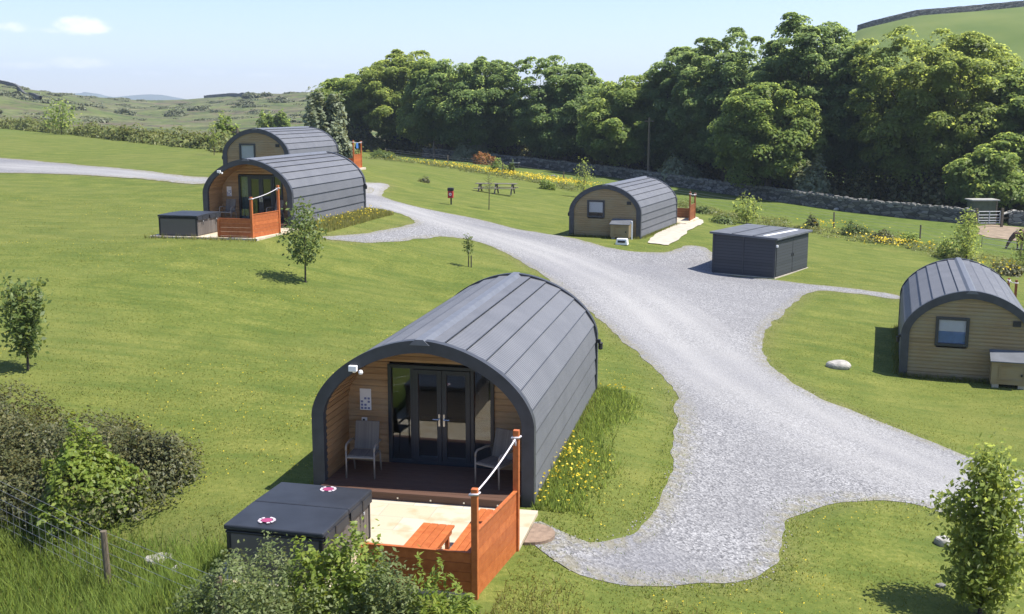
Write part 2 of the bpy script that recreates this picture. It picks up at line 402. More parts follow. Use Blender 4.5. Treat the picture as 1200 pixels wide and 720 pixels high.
M['wire']=m_plain('galvanised_wire',(.34,.34,.34),.45,.1,5,metal=.5)
M['galv']=m_plain('galvanised_steel',(.42,.43,.44),.45,.1,5,metal=.4)
M['bark']=m_wood('bark',(.06,.048,.036),(.14,.115,.09),(8,8,1.5),.9,.1)
M['wall']=m_stone('dry_stone')
M['rock']=m_plain('pale_rock',(.36,.34,.30),.9,.35,5,bump=.5)
M['rock_d']=m_plain('grey_rock',(.17,.167,.155),.9,.3,5,bump=.5)
M['earth']=m_plain('bare_earth',(.23,.175,.12),.95,.3,1.5,bump=.3)
M['doormat']=m_plain('brown_mat',(.235,.165,.115),.95,.25,9,bump=.4)
M['shelter']=m_plain('green_board',(.085,.10,.06),.8,.25,3)
M['gravel']=m_gravel(); M['ground']=m_ground()
M['horse']=m_plain('bay_coat',(.10,.05,.028),.6,.3,4)
M['blue_blind']=m_plain('blue_blind',(.16,.28,.55),.7,.1,5)
M['roof_board']=m_plain('grey_board',(.34,.33,.30),.8,.2,3)
M['blue']=m_plain('blue_cloth',(.05,.16,.42),.8,.15,6)
M['lf_syc']=m_leaf('sycamore_leaf',(.105,.178,.056),(.180,.268,.092),(.29,.37,.145),.62,up=.72)
M['lf_mid']=m_leaf('green_leaf',(.125,.200,.048),(.205,.290,.075),(.32,.39,.125),.62,up=.72)
M['lf_ash']=m_leaf('ash_leaf',(.150,.220,.046),(.235,.310,.075),(.34,.395,.12),.62,up=.72)
M['lf_grey']=m_leaf('silver_leaf',(.14,.175,.10),(.21,.25,.155),(.31,.34,.23),.4,up=.4)
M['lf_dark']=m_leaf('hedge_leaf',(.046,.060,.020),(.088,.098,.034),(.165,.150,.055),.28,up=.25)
M['lf_bush']=m_leaf('bush_leaf',(.105,.165,.022),(.185,.255,.038),(.30,.35,.075),.48,up=.35)
M['lf_shrub']=m_leaf('shrub_leaf',(.080,.115,.036),(.140,.180,.058),(.23,.26,.11),.4,up=.35)
M['lf_sap']=m_leaf('sapling_leaf',(.065,.105,.022),(.110,.160,.040),(.19,.235,.068),.4,up=.3)
M['lf_gorse']=m_leaf('gorse_leaf',(.080,.098,.050),(.115,.130,.064),(.16,.165,.085),.15,up=.3)
M['grass']=m_leaf('grass_blade',(.105,.138,.024),(.17,.20,.044),(.26,.27,.08),.5,.1,.8,.75)
M['tall']=m_leaf('tall_grass_blade',(.105,.135,.026),(.18,.205,.05),(.33,.31,.13),.5,.1,.8,.7)
M['hedgerow']=m_leaf('hedgerow_leaf',(.085,.115,.028),(.145,.175,.045),(.23,.235,.08),.3,up=.4)
M['bank']=m_leaf('bank_blade',(.105,.170,.028),(.170,.250,.050),(.26,.325,.085),.5,.1,.8,.85)
M['yellow']=m_leaf('yellow_petal',(.55,.40,.02),(.68,.52,.03),(.78,.62,.06),.3)
M['orange_fl']=m_leaf('orange_petal',(.30,.10,.03),(.40,.15,.05),(.20,.19,.05),.3)

# ------------------------------------------------------------------ road outline (traced on the ground)
ROAD_PX=[(420,214),(431,214),(445,214),(459,217),(447,226),(448,231),(459,235),(486,242),(514,248),(555,256),(588,264),(610,270),(640,274),(670,279.5),(700,288.5),(739,295),(784,296.5),(797,292),(803,288),(832,291),(845,322),(911,328.5),(940,332.5),(1004,339),(1053,346),(1062,350),(1056,351.5),(1022,347),(986,342),(950,341.5),(937,350),(925,361),(907,375),(893,393),(891,408),(900,426),(918,441),(950,462),(1000,482),(1050,502),(1100,522),(1150,540),(1200,552),(1300,580),(1300,690),(1200,640),(1120,607),(1080,592),(1040,587),(990,586),(950,592),(925,605),(920,630),(915,655),(900,675),(885,682),(840,685),(790,688),(720,685),(675,672),(645,650),(637,640),(626,632),(622,614),(630,612),(660,630),(700,639),(735,625),(765,600),(780,570),(792,535),(800,500),(795,470),(775,445),(755,420),(732,400),(700,374),(670,350),(640,325),(600,300),(570,287),(540,279),(510,277),(466,284.5),(422,285),(379,280.5),(381,277),(422,274),(466,267),(484,262.7),(487,258),(452,246),(431,244),(415,240)]
ARM_PX=[(-260,170),(-60,181),(0,185),(60,190),(120,196),(180,202),(243,209),(330,212),(440,215),(440,229),(330,223),(242,217),(180,211),(120,207),(60,204),(0,203),(-60,203),(-260,200)]
ROAD=smooth_poly(gxy(ROAD_PX),1); ARM=smooth_poly(gxy(ARM_PX),1)
PATH=gxy([(757,286),(783,288.5),(801,277),(824,262),(816,255),(792,263),(774,272)])
EARTH=gxy([(1143,266),(1165,264),(1205,268),(1215,280),(1190,283),(1150,277)])
def road_sd(x,y): return np.maximum(sdf(ROAD,x,y),sdf(ARM,x,y))

# ------------------------------------------------------------------ ground sheet
def axis(lo,hi,a,b,step,g=1.09):
    c=list(np.arange(a,b+step/2,step)); s=step
    while c[-1]<hi: s*=g; c.append(c[-1]+s)
    s=step
    while c[0]>lo: s*=g; c.insert(0,c[0]-s)
    return np.array(c)
gx=axis(-2600,2600,-34,40,.5,1.055); gy=axis(-60,3000,8,100,.5,1.035)
X,Y=np.meshgrid(gx,gy); X=X.ravel(); Y=Y.ravel(); Z=T(X,Y)
nx=len(gx); I=np.arange(len(X)).reshape(len(gy),nx)
ground=obj('ground',(np.c_[X,Y,Z],np.stack([I[:-1,:-1],I[:-1,1:],I[1:,1:],I[1:,:-1]],-1).reshape(-1,4)),M['ground'],smooth=True,kind='structure')
def attr(o,name,v):
    a=o.data.attributes.new(name,'FLOAT','POINT'); a.data.foreach_set('value',np.asarray(v,np.float32))
PXg=600+F*X/np.maximum(Y,1)
FENCE_PX=[(452,187),(517,194),(600,206),(662,216),(740,228),(829,243),(908,257),(985,268),(1057,279),(1095,287),(1150,297),(1260,318)]
FENCE=gxy(FENCE_PX)
fy=np.interp(X,FENCE[:,0],FENCE[:,1])
beyond=sstep(-1.5,2.5,Y-fy)*((X>FENCE[0,0])&(X<60))
attr(ground,'field',np.clip(beyond+sstep(55,80,np.abs(X)),0,1))
moor=sstep(175,215,Y)*(1-sstep(820,900,PXg))
attr(ground,'moor',moor); attr(ground,'pasture',sstep(175,215,Y)*sstep(820,900,PXg))
dry=np.exp(-((X+6.6)**2/5+(Y-16.6)**2/3))*.9
rs_=np.full(len(X),-9.0); nr=(Y<100)&(Y>8)&(np.abs(X)<45); rs_[nr]=road_sd(X[nr],Y[nr]); dry=np.maximum(dry,np.exp(-(np.minimum(rs_,0)/.38)**2)*.75*np.clip(.55+.7*vnoise(X*.8,Y*.8,17),0,1))
attr(ground,'dry',dry)

# ------------------------------------------------------------------ gravel road: grid clipped by a noisy signed distance
def clip_sheet(name,fn,bounds,step,zoff,mat,attrs=None,**kw):
    x0,x1,y0,y1=bounds; xs=np.arange(x0,x1,step); ys=np.arange(y0,y1,step)
    A,B=np.meshgrid(xs,ys); d=fn(A.ravel(),B.ravel()).reshape(A.shape)
    V=[];Fs=[];idx={}
    def vid(key,p):
        if key not in idx: idx[key]=len(V); V.append(p)
        return idx[key]
    ny_,nx_=A.shape
    full=(d[:-1,:-1]>0)&(d[:-1,1:]>0)&(d[1:,1:]>0)&(d[1:,:-1]>0)
    anyp=(d[:-1,:-1]>0)|(d[:-1,1:]>0)|(d[1:,1:]>0)|(d[1:,:-1]>0)
    for j,i in zip(*np.nonzero(anyp)):
        cs=[(j,i),(j,i+1),(j+1,i+1),(j+1,i)]
        if full[j,i]:
            Fs.append([vid(c,(A[c],B[c])) for c in cs]); continue
        poly=[]
        for k in range(4):
            a,b=cs[k],cs[(k+1)%4]; da,db=d[a],d[b]
            if da>0: poly.append(vid(a,(A[a],B[a])))
            if (da>0)!=(db>0):
                t=da/(da-db); key=(min(a,b),max(a,b))
                poly.append(vid(key,(A[a]+(A[b]-A[a])*t,B[a]+(B[b]-B[a])*t)))
        if len(poly)>2: Fs.append(poly)
    V=np.array(V); z=T(V[:,0],V[:,1])+zoff
    mb=MB(); mb.v=[tuple(q) for q in np.c_[V,z]]; mb.f=[tuple(f) for f in Fs]
    me=bpy.data.meshes.new(name); me.from_pydata(mb.v,[],mb.f); me.materials.append(mat)
    me.polygons.foreach_set('use_smooth',[True]*len(me.polygons))
    o=bpy.data.objects.new(name,me); COL.objects.link(o); props(o,**kw)
    if attrs: 
        for n_,f_ in attrs.items(): attr(o,n_,f_(V[:,0],V[:,1]))
    return o
def nz(x,y,amp=1): return (vnoise(x*1.1,y*1.1,3)*.17+vnoise(x*2.6,y*2.6,4)*.11+vnoise(x*6,y*6,5)*.045)*amp
TRACKS=[gxy([(1300,632),(1200,594),(1100,560),(1000,520),(930,482),(870,445),(820,405),(770,365),(720,330),(660,303),(600,283),(540,266),(490,252),(455,240)]),
        gxy([(0,194),(120,201),(243,213),(330,217),(440,222)])]
def track(x,y):
    o=np.zeros(x.shape)
    for tr in TRACKS:
        d=np.full(x.shape,1e9)
        for a,b in zip(tr[:-1],tr[1:]):
            e=b-a; h=np.clip(((x-a[0])*e[0]+(y-a[1])*e[1])/(e@e),0,1); d=np.minimum(d,np.hypot(x-a[0]-e[0]*h,y-a[1]-e[1]*h))
        o=np.maximum(o,np.clip(.50*np.exp(-(d/2.1)**2)+.38*np.exp(-((d-.85)/.5)**2)+.25*np.exp(-((d-1.9)/.35)**2),0,1)*np.clip(.85+.3*vnoise(x*.7,y*.7,31),.3,1))
    return o
clip_sheet('gravel_road',lambda x,y: sdf(ROAD,x,y)+nz(x,y),(ROAD[:,0].min(),ROAD[:,0].max(),ROAD[:,1].min(),ROAD[:,1].max()+.3),.2,.010,M['gravel'],
    {'worn':track,'edge':lambda x,y: .65*(1-sstep(.05,.55,sdf(ROAD,x,y)))},kind='structure')
clip_sheet('gravel_track',lambda x,y: sdf(ARM,x,y)+nz(x,y),(ARM[:,0].min(),ARM[:,0].max(),ARM[:,1].min(),ARM[:,1].max()+.3),.35,.022,M['gravel'],
    {'worn':track,'edge':lambda x,y: 1-sstep(.1,.9,sdf(ARM,x,y))},kind='structure')
clip_sheet('bare_earth',lambda x,y: sdf(EARTH,x,y)+nz(x,y,2.5),(EARTH[:,0].min()-1,EARTH[:,0].max()+1,EARTH[:,1].min()-1,EARTH[:,1].max()+1),.4,.03,M['earth'],kind='structure')
clip_sheet('concrete_path',lambda x,y: sdf(PATH,x,y)+nz(x,y,.6),(PATH[:,0].min()-1,PATH[:,0].max()+1,PATH[:,1].min()-1,PATH[:,1].max()+1),.25,.045,M['concrete'],kind='structure')

# ------------------------------------------------------------------ pods
PA,PK,PHH,PN=2.05,1.45,2.9,1.75
def hw(z,d=0):
    a=PA-d; H=PHH-d
    if z<=PK: return a
    if z>=H: return 0
    return a*(1-((z-PK)/(H-PK))**PN)**(1/PN)
def arch(d=0,n=28,zb=-.4):
    "right half, apex to base: list of (x,z)"
    a=PA-d; b=PHH-d-PK; P=[]
    for i in range(n+1):
        f=i/n*PI/2; P.append((a*math.sin(f)**(2/PN),PK+b*math.cos(f)**(2/PN)))
    P.append((a,zb)); return np.array(P)
def resample(P,step):
    s=np.r_[0,np.cumsum(np.hypot(*np.diff(P,axis=0).T))]; n=int(round(s[-1]/step)); q=np.linspace(0,s[-1],n+1)
    return np.c_[np.interp(q,s,P[:,0]),np.interp(q,s,P[:,1])]
def courses(y0,y1,d,step,o_up,o_lo,sign=1,zb=-.35,edge=None):
    mb=MB(); P=resample(arch(d,60,zb),step)
    for sx in (1,-1):
        for i in range(len(P)-1):
            a,b=P[i],P[i+1]; t=(b-a)/np.linalg.norm(b-a); n=np.array([-t[1],t[0]])*sign
            if (n[1]<0)!=(sign<0) and abs(n[1])>1e-6: n=-n
            if abs(t[0])<1e-3: n=np.array([1.0*sign,0])
            A=a+n*o_up; B=b+n*o_lo; C=b+n*o_up
            q=lambda p,y:(sx*p[0],y,p[1])
            mb.quad(q(A,y0),q(A,y1),q(B,y1),q(B,y0)); mb.quad(q(B,y0),q(B,y1),q(C,y1),q(C,y0))
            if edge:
                E0=b-t*.018+n*(o_lo+.0005); E1=b+n*(o_lo+.0015); edge.quad(q(E0,y0),q(E0,y1),q(E1,y1),q(E1,y0)); edge.quad(q(E1,y0),q(E1,y1),q(C,y1),q(C,y0))  # dark strip on each tile edge, painting in the shadow line of the overlap
    return mb
def arch_ring(d0,d1,y0,y1,zb=-.4):
    mb=MB(); o=arch(d0,30,zb); i=arch(d1,30,zb)
    fullO=np.r_[o[::-1]*[1,1],(o[1:])*[-1,1]]; fullI=np.r_[i[::-1],i[1:]*[-1,1]]
    q=lambda P,y:[(p[0],y,p[1]) for p in P]
    mb.strip(q(fullO,y0),q(fullI,y0)); mb.strip(q(fullI,y1),q(fullO,y1)); mb.strip(q(fullO,y1),q(fullO,y0)); mb.strip(q(fullI,y0),q(fullI,y1))
    return mb
def lap_wall(y,z0,z1,d,out,op=None,bh=.125,dep=.022):
    mb=MB(); z=z0
    while z<z1-.01:
        zt=min(z+bh,z1); iv=None
        rows=[(z,dep*.55),(z+(zt-z)*.35,dep),(z+(zt-z)*.85,dep*.7),(zt,0.0)]
        segs=[(-1,1)]
        o=op and zt>op[2]+.02 and z<op[3]-.02
        for (za,da),(zb,db) in zip(rows[:-1],rows[1:]):
            for part in ((-1,1) if o else (0,)):
                xa0,xa1=-hw(za,d),hw(za,d); xb0,xb1=-hw(zb,d),hw(zb,d)
                if part==-1: xa1=xb1=op[0]
                if part==1: xa0=xb0=op[1]
                if xa1<=xa0: continue
                mb.quad((xa0,y+out*da,za),(xa1,y+out*da,za),(xb1,y+out*db,zb),(xb0,y+out*db,zb))
        z=zt
    return mb
def frame_bars(x0,x1,z0,z1,w,y0,y1):
    mb=MB(); mb.box(x0,x0+w,y0,y1,z0,z1); mb.box(x1-w,x1,y0,y1,z0,z1); mb.box(x0+w,x1-w,y0,y1,z0,z0+w); mb.box(x0+w,x1-w,y0,y1,z1-w,z1); return mb
def pane(parent,x0,x1,z0,z1,y,m='glass'):
    return obj('pane',MB().box(x0,x1,y-.006,y+.006,z0,z1),M[m],parent)

def make_pod(k,label,flip,blind_sky_reflection=None,near=False,curtain=False,show_front=True):
    x,y,z,a,L=POD[k]
    if flip: wx,wy=podw(k,0,L); rz=-a+PI
    else: wx,wy=x,y; rz=-a
    t=thing('glamping_pod',label,'cabin',(wx,wy,z),rz,'arched glamping pods')
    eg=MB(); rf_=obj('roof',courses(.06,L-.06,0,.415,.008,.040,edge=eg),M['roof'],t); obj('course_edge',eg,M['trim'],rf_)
    r=.19; zr=PHH+.045
    rc=MB(); prof=[(-r,PHH-.03),(-.075,zr+.03),(.075,zr+.03),(r,PHH-.03)]
    for y0,y1 in ((-.09,L+.09),):
        rc.strip([(p[0],y0,p[1]) for p in prof],[(p[0],y1,p[1]) for p in prof])
        rc.quad(*[(p[0],y0,p[1]) for p in prof]); rc.quad(*[(p[0],y1,p[1]) for p in prof[::-1]])
    obj('ridge_cap',rc,M['ridge'],t)
    obj('arch_trim',arch_ring(-.055,.175,-.07,.10),M['trim'],t); obj('arch_trim',arch_ring(-.065,.20,L-.10,L+.07),M['trim'],t)
    # rear wall with window
    wx0,wx1,wz0,wz1=.02,1.05,1.08,2.06
    obj('rear_wall',lap_wall(L-.02,-.35,2.75,.1,1,(wx0+.04,wx1-.04,wz0+.04,wz1-.04)),M['clad_old'],t)
    wf=obj('window',frame_bars(wx0,wx1,wz0,wz1,.10,L-.07,L+.045),M['frame'],t,bevel=.006); pane(wf,wx0+.09,wx1-.09,wz0+.09,wz1-.09,L+.0,'glass_clear')
    if blind_sky_reflection is not None:
        bm=MB(); zz=wz0+.09+(wz1-wz0-.18)*(1-blind_sky_reflection); bm.box(wx0+.1,wx1-.1,L-.07,L-.055,zz,wz1-.09); obj('blind',bm,M['paper'],wf)  # drawn blind on the right edge pod, elsewhere white sheet imitating reflected sky
        if k==5: obj('lower_blind',MB().box(wx0+.1,wx1-.1,L-.07,L-.055,wz0+.09,zz-.004),M['blue_blind'],wf)
    obj('vent',MB().box(-1.52,-1.28,L-.0,L+.05,1.86,2.04),M['black'],t,bevel=.01)
    # porch
    obj('porch_lining',courses(.06,1.3,.17,.125,.012,-.004,-1,-.1),M['lining'],t)
    D=(-1.05,1.07,.2,2.18)
    obj('front_wall',lap_wall(1.3,.1,2.7,.16,-1,(D[0]+.03,D[1]-.03,D[2],D[3]-.03)),M['clad'],t)
    df=frame_bars(D[0],D[1],D[2],D[3],.07,1.24,1.34)
    for mx in (-.56,.64): df.box(mx-.035,mx+.035,1.245,1.335,D[2]+.07,D[3]-.07)
    fr=obj('door_frame',df,M['frame'],t,bevel=.005)
    pane(fr,D[0]+.07,-.595,D[2]+.07,D[3]-.07,1.30); pane(fr,.675,D[1]-.07,D[2]+.07,D[3]-.07,1.30)
    for x0,x1,hs in ((-.525,.037,1),(.043,.605,-1)):
        dl=obj('door',frame_bars(x0,x1,D[2]+.075,D[3]-.075,.095,1.225,1.30),M['frame'],t,bevel=.006)
        pane(dl,x0+.09,x1-.09,D[2]+.165,D[3]-.165,1.265)
        hx=x1-.045 if hs==1 else x0+.045
        h=MB(); h.box(hx-.018,hx+.018,1.205,1.225,1.0,1.24); h.tube([(hx,1.205,1.14),(hx,1.165,1.14),(hx-hs*.12,1.165,1.14)],.012,6); obj('handle',h,M['chrome'],dl)
    # room behind the doors
    obj('room_lining',courses(1.36,L-.08,.2,.5,0,0,-1,.1),M['room'],t)
    obj('room_floor',MB().box(-1.8,1.8,1.36,L-.1,.12,.19),M['deck'],t)
    obj('room_wall',MB().box(-1.55,1.55,4.6,4.66,.19,1.9),M['room'],t)
    if curtain:
        cm=MB(); pts=[(-.98+i*.025,1.42+.03*math.sin(i*1.3)) for i in range(15)]
        cm.strip([(p[0],p[1],.25) for p in pts],[(p[0],p[1],2.1) for p in pts]); obj('curtain',cm,M['curtain'],t,smooth=True)
    # deck
    dk=MB(); yb=-.45
    while yb<1.22: dk.box(-1.86,1.86,yb,min(yb+.138,1.235),.165,.2); yb+=.145
    obj('deck',dk,M['deck'],t,bevel=.004 if near else 0)
    rs=MB(); rs.box(-1.84,1.84,-.42,-.39,-.1,.163); obj('step_riser',rs,M['deck'],t)
    for i in range(6):
        obj('deck_light',MB().box(-1.6+i*.62,-1.57+i*.62,-.427,-.421,.08,.11),M['chrome'],t)
    if show_front:
        fl=obj('floodlight',MB().box(-1.33,-1.17,-.16,-.075,2.34,2.45).box(-1.28,-1.22,-.075,-.07+.02,2.3,2.4),M['white'],t,bevel=.012)
        obj('sensor',MB().lathe([(.0,0),(.035,.0),(.045,.03),(.03,.07),(0,.08)],10,(-1.10,-.13,2.3)),M['white'],fl)
        n=obj('notice',MB().box(-1.63,-1.40,1.255,1.265,1.23,1.66),M['paper'],t)
        for r_ in range(4):
            for c_ in range(3):
                if (r_+c_)%4!=3: obj('printed_panel',MB().box(-1.61+c_*.07,-1.565+c_*.07,1.250,1.2535,1.25+r_*.065,1.29+r_*.065),M['ink'],n)
        s=obj('socket',MB().box(-1.60,-1.49,1.24,1.268,.97,1.08),M['white'],t,bevel=.006)
        obj('socket_face',MB().box(-1.575,-1.53,1.234,1.239,1.0,1.055),M['black'],s)
    rl=MB().box(2.06,2.2,L-.16,L-.06,1.28,1.36).lathe([(.03,0),(.055,.02),(.055,.15),(.07,.17),(0,.21)],8,(2.2,L-.11,1.1))
    obj('lantern',rl,M['black'],t)
    return t
make_pod(1,'nearest arched grey pod with open wooden porch and glazed double doors',False,near=True)
make_pod(2,'arched pod with wooden porch behind the orange corner screen and lone young tree',False,curtain=True)
make_pod(3,'arched pod peeking out from behind another pod, small window in its end wall',True,blind_sky_reflection=1.0)
make_pod(4,'arched pod in the middle distance standing beside the pale concrete path',True,blind_sky_reflection=.75)
make_pod(5,'arched pod at the right picture edge with half blinded window',True,blind_sky_reflection=.5)

def at(k,lx,ly,flip=False):
    "pod frame (porch at y=0) to world; flip: porch at the far end"
    x,y,z,a,L=POD[k]
    if flip: X_,Y_=podw(k,-lx,L-ly)
    else: X_,Y_=podw(k,lx,ly)
    return X_,Y_,z,(-a+PI if flip else -a)

# patios
def patio(k,x0,x1,y0,y1,flip=False):
    X_,Y_,z,rz=at(k,0,0,flip)
    o=obj('patio',MB().box(x0,x1,y0,y1,-.35,.045),M['patio'],bevel=.01,kind='structure'); o.location=(X_,Y_,z); o.rotation_euler=(0,0,rz)
X_,Y_,z,rz=at(1,0,0); o=obj('patio',MB().prism([(-2.15,-4.3),(.2,-4.3),(.2,-3.98),(1.93,-3.98),(2.16,-2.05),(2.24,-2.05),(2.24,-.385),(-2.15,-.385)],-.35,.045),M['patio'],bevel=.008,kind='structure'); o.location=(X_,Y_,z); o.rotation_euler=(0,0,rz)
patio(2,-2.2,2.5,-4.35,-.385); patio(3,-2.6,1.7,-4.2,-.41,True); patio(4,-2.6,1.7,-4.2,-.41,True); patio(5,-2.6,1.7,-4.2,-.41,True)

def hot_tub(k,lx,ly,label,w=1.62,l=2.02,rot=0,badges=True,top=.9):
    X_,Y_,z,rz=at(k,lx,ly); t=thing('hot_tub',label,'hot tub',(X_,Y_,z+.046),rz+rot,'covered hot tubs')
    hx,hy=w/2,l/2; top-=.046
    obj('cabinet',MB().box(-hx+.04,hx-.04,-hy+.04,hy-.04,0,top-.15),M['cabinet'],t,bevel=.04)
    for sx in (-1,1):
        for sy in (-1,1): obj('corner_post',MB().box(*sorted((sx*(hx-.10),sx*(hx-.025))),*sorted((sy*(hy-.10),sy*(hy-.025))),.0,top-.16),M['black'],t,bevel=.02)
    sh=obj('shell_rim',MB().box(-hx+.015,hx-.015,-hy+.015,hy-.015,top-.16,top-.115),M['black'],t,bevel=.015)
    for s in (-1,1):
        y0,y1=(.003,hy) if s==1 else (-hy,-.003)
        cv=obj('cover',MB().hexa([(-hx,y0,top-.10),(hx,y0,top-.10),(hx,y1,top-.10),(-hx,y1,top-.10),(-hx,y0,top-(.0 if s==1 else .02)),(hx,y0,top-(.0 if s==1 else .02)),(hx,y1,top-(.02 if s==1 else 0)),(-hx,y1,top-(.02 if s==1 else 0))]),M['cover'],t,bevel=.022)
        # skirt of the cover
        obj('cover_skirt',MB().box(hx-.012,hx+.012,y0+.05,y1-.05,top-.22,top-.08),M['cover'],cv)
        if badges:
            bx,by=((.12,.80*hy) if s==1 else (-.22,-.74*hy)); zt=top+.002-.02*abs(by)/hy*(1 if s==1 else 0)-(.02*(1-abs(by)/hy) if s==-1 else 0)+.004
            bd=obj('badge',MB().lathe([(.085,0),(.085,.006)],18,(bx,by,zt)),M['pink'],cv)
            for i in range(11):
                if i in (3,8): continue
                ring=MB()
                a0=2*PI*i/11; a1=a0+2*PI/11*.72
                ring.hexa([(bx+r_*math.cos(q),by+r_*math.sin(q),zt+h) for h in (0,.006) for r_,q in ((.095,a0),(.135,a0),(.135,a1),(.095,a1))])
                obj('badge_letter',ring,M['badge_w'],bd)
        for q in (.55,):
            yy=s*hy*q; st=obj('strap',MB().box(hx+.012,hx+.02,yy-.025,yy+.025,top-.42,top-.06),M['black'],t)
            obj('buckle',MB().box(hx+.02,hx+.035,yy-.025,yy+.025,top-.30,top-.25),M['galv'],st,bevel=.008)
    return t
hot_tub(1,-1.05,-3.16,'dark covered hot tub in front of the nearest pod, two round badges on its lid',rot=-.03)
hot_tub(2,-1.02,-3.2,'grey covered hot tub on the patio beside the left orange corner screen',w=1.75,badges=False)

def screen(k,label,flip=False,mat='orange',sx=1,rope=True,fx0=.25,hf=.66,hs=.98,posts=(1.66,2.0),group='timber corner screens',ya=-3.95,yb=-2.05,xa=1.97,xb=2.19,front=True):
    X_,Y_,z,rz=at(k,0,0,flip); t=thing('corner_screen',label,'screen',(X_,Y_,z),rz,group); m=M[mat]
    xa*=sx; xb*=sx; fx0*=sx
    def panel(p,q,h,n=6):
        mb=MB(); bh=h/n
        for i in range(n):
            z0=-.06+(h+.06)*i/n; z1=-.06+(h+.06)*(i+1)/n-.006
            mb.bar((p[0],p[1],(z0+z1)/2),(q[0],q[1],(z0+z1)/2),.025,z1-z0)
        mb.bar((p[0],p[1],h+.012),(q[0],q[1],h+.012),.06,.022)
        return mb
    obj('side_panel',panel((xa,ya+.03),(xb,yb-.03),hs,7),m,t)
    if front: obj('front_panel',panel((xa-.03*sx,ya),(fx0,ya+.02),hf,5),m,t)
    obj('post',MB().box(xa-.048,xa+.048,ya-.048,ya+.048,-.35,posts[0]),m,t,bevel=.008)
    obj('post',MB().box(xb-.048,xb+.048,yb-.048,yb+.048,-.35,posts[1]),m,t,bevel=.008)
    if front: obj('post',MB().box(fx0-.045,fx0+.045,ya-.03,ya+.06,-.3,hf-.02),m,t,bevel=.008)
    if rope:
        P=[]; a=np.array([xa,ya,posts[0]-.08]); b=np.array([xb,yb,posts[1]-.12])
        for i in range(13):
            u=i/12; q=a+(b-a)*u; q=q-np.array([0,0,.05*4*u*(1-u)]); P.append(q)
        rb=MB().tube(P,.014,6)
        for c in (a,b):
            rb.tube([(c[0]-.062,c[1]-.062,c[2]),(c[0]+.062,c[1]-.062,c[2]+.01),(c[0]+.062,c[1]+.062,c[2]),(c[0]-.062,c[1]+.062,c[2]-.01),(c[0]-.062,c[1]-.062,c[2])],.018,6)
            for q in range(4): rb.tube([c+[0,.05*np.sign(b[1]-a[1]) if c is a else -.06,0],c+np.array([random.uniform(-.06,.06),random.uniform(.02,.14) if c is a else random.uniform(-.14,-.02),-random.uniform(.02,.12)])],.012,5)
        obj('rope',rb,M['rope'],t,smooth=True)
    return t
screen(1,'bright orange timber corner screen with tied rope on the nearest patio')
screen(2,'orange timber corner screen in front of the pod behind the lone young tree',hf=.78,hs=.95,ya=-4.15,yb=-2.2,xa=2.2,xb=2.45,fx0=.75)
screen(3,'distant orange timber screen by the dark trees beyond the two overlapping pods',True,sx=-1,hs=1.0,posts=(1.9,2.0),xa=2.35,xb=2.45,fx0=.6)
screen(4,'brownish orange timber screen at the far end of the pale concrete path',True,'orange_old',sx=-1,hs=1.0,posts=(1.7,1.9),xa=2.35,xb=2.45)
screen(5,'dark orange timber screen just beyond the pod at the right edge',True,'orange_old',sx=-1,posts=(1.7,1.9),xa=2.3,xb=2.4)

def slat_table(k,x0,x1,y0,y1,h,name,label,cat):
    X_,Y_,z,rz=at(k,(x0+x1)/2,(y0+y1)/2); t=thing(name,label,cat,(X_,Y_,z+.046),rz-.03)
    hx,hy=(x1-x0)/2,(y1-y0)/2; n=4; w=2*hx/n; tp=MB(); h-=.046
    for i in range(n): tp.box(-hx+i*w+.006,-hx+(i+1)*w-.006,-hy,hy,h-.035,h)
    obj('slatted_top',tp,M['orange'],t,bevel=.005)
    ap=MB()
    for s in (-1,1): ap.box(-hx+.03,hx-.03,s*(hy-.1)-.02,s*(hy-.1)+.02,h-.11,h-.037); ap.box(s*(hx-.04)-.015,s*(hx-.04)+.015,-hy+.12,hy-.12,h-.11,h-.037)
    obj('apron',ap,M['orange'],t)
    for sx in (-1,1):
        for sy in (-1,1): obj('leg',MB().box(sx*(hx-.09)-.03,sx*(hx-.09)+.03,sy*(hy-.1)+(-.085 if sy>0 else .022),sy*(hy-.1)+(-.022 if sy>0 else .085),0,h-.037),M['orange'],t)
    return t
slat_table(1,.68,1.22,-3.6,-2.32,.43,'coffee_table','low orange slatted table on the pale patio slabs','table')
slat_table(1,1.42,1.90,-3.75,-1.5,.43,'slatted_bench','long orange slatted bench along the inside of the timber screen','bench')

def chair(k,lx,ly,rot,label,group='grey woven porch chairs'):
    X_,Y_,z,rz=at(k,lx,ly); t=thing('armchair',label,'chair',(X_,Y_,z+.2),rz+rot,group)
    obj('seat',MB().box(-.25,.25,-.24,.22,.40,.44),M['weave'],t,bevel=.012)
    obj('backrest',MB().hexa([(-.24,.21,.44),(.24,.21,.44),(.24,.24,.44),(-.24,.24,.44),(-.235,.34,.96),(.235,.34,.96),(.235,.37,.96),(-.235,.37,.96)]),M['weave'],t,bevel=.01)
    for s in (-1,1):
        obj('leg',MB().tube([(s*.27,-.25,0),(s*.27,-.25,.55)],.017,8),M['tubeframe'],t,smooth=True)
        obj('leg',MB().tube([(s*.26,.30,0),(s*.26,.22,.42)],.017,8),M['tubeframe'],t,smooth=True)
        obj('armrest',MB().tube([(s*.27,-.25,.53),(s*.275,-.235,.60),(s*.28,-.18,.64),(s*.28,.08,.645),(s*.265,.27,.62)],.021,8),M['tubeframe'],t,smooth=True)
    obj('seat_frame',MB().tube([(-.265,.22,.405),(-.265,-.25,.405),(.265,-.25,.405),(.265,.22,.405),(-.26,.22,.405)],.016,6),M['tubeframe'],t)
    return t
chair(1,-1.28,.42,.08,'grey woven chair on the nearest porch, left of the doors below the notice')
chair(1,1.28,.42,-.42,'grey woven chair on the nearest porch, right of the doors and half in shade')
chair(2,-1.15,.35,.0,'grey woven chair on the farther porch, left of its doors')
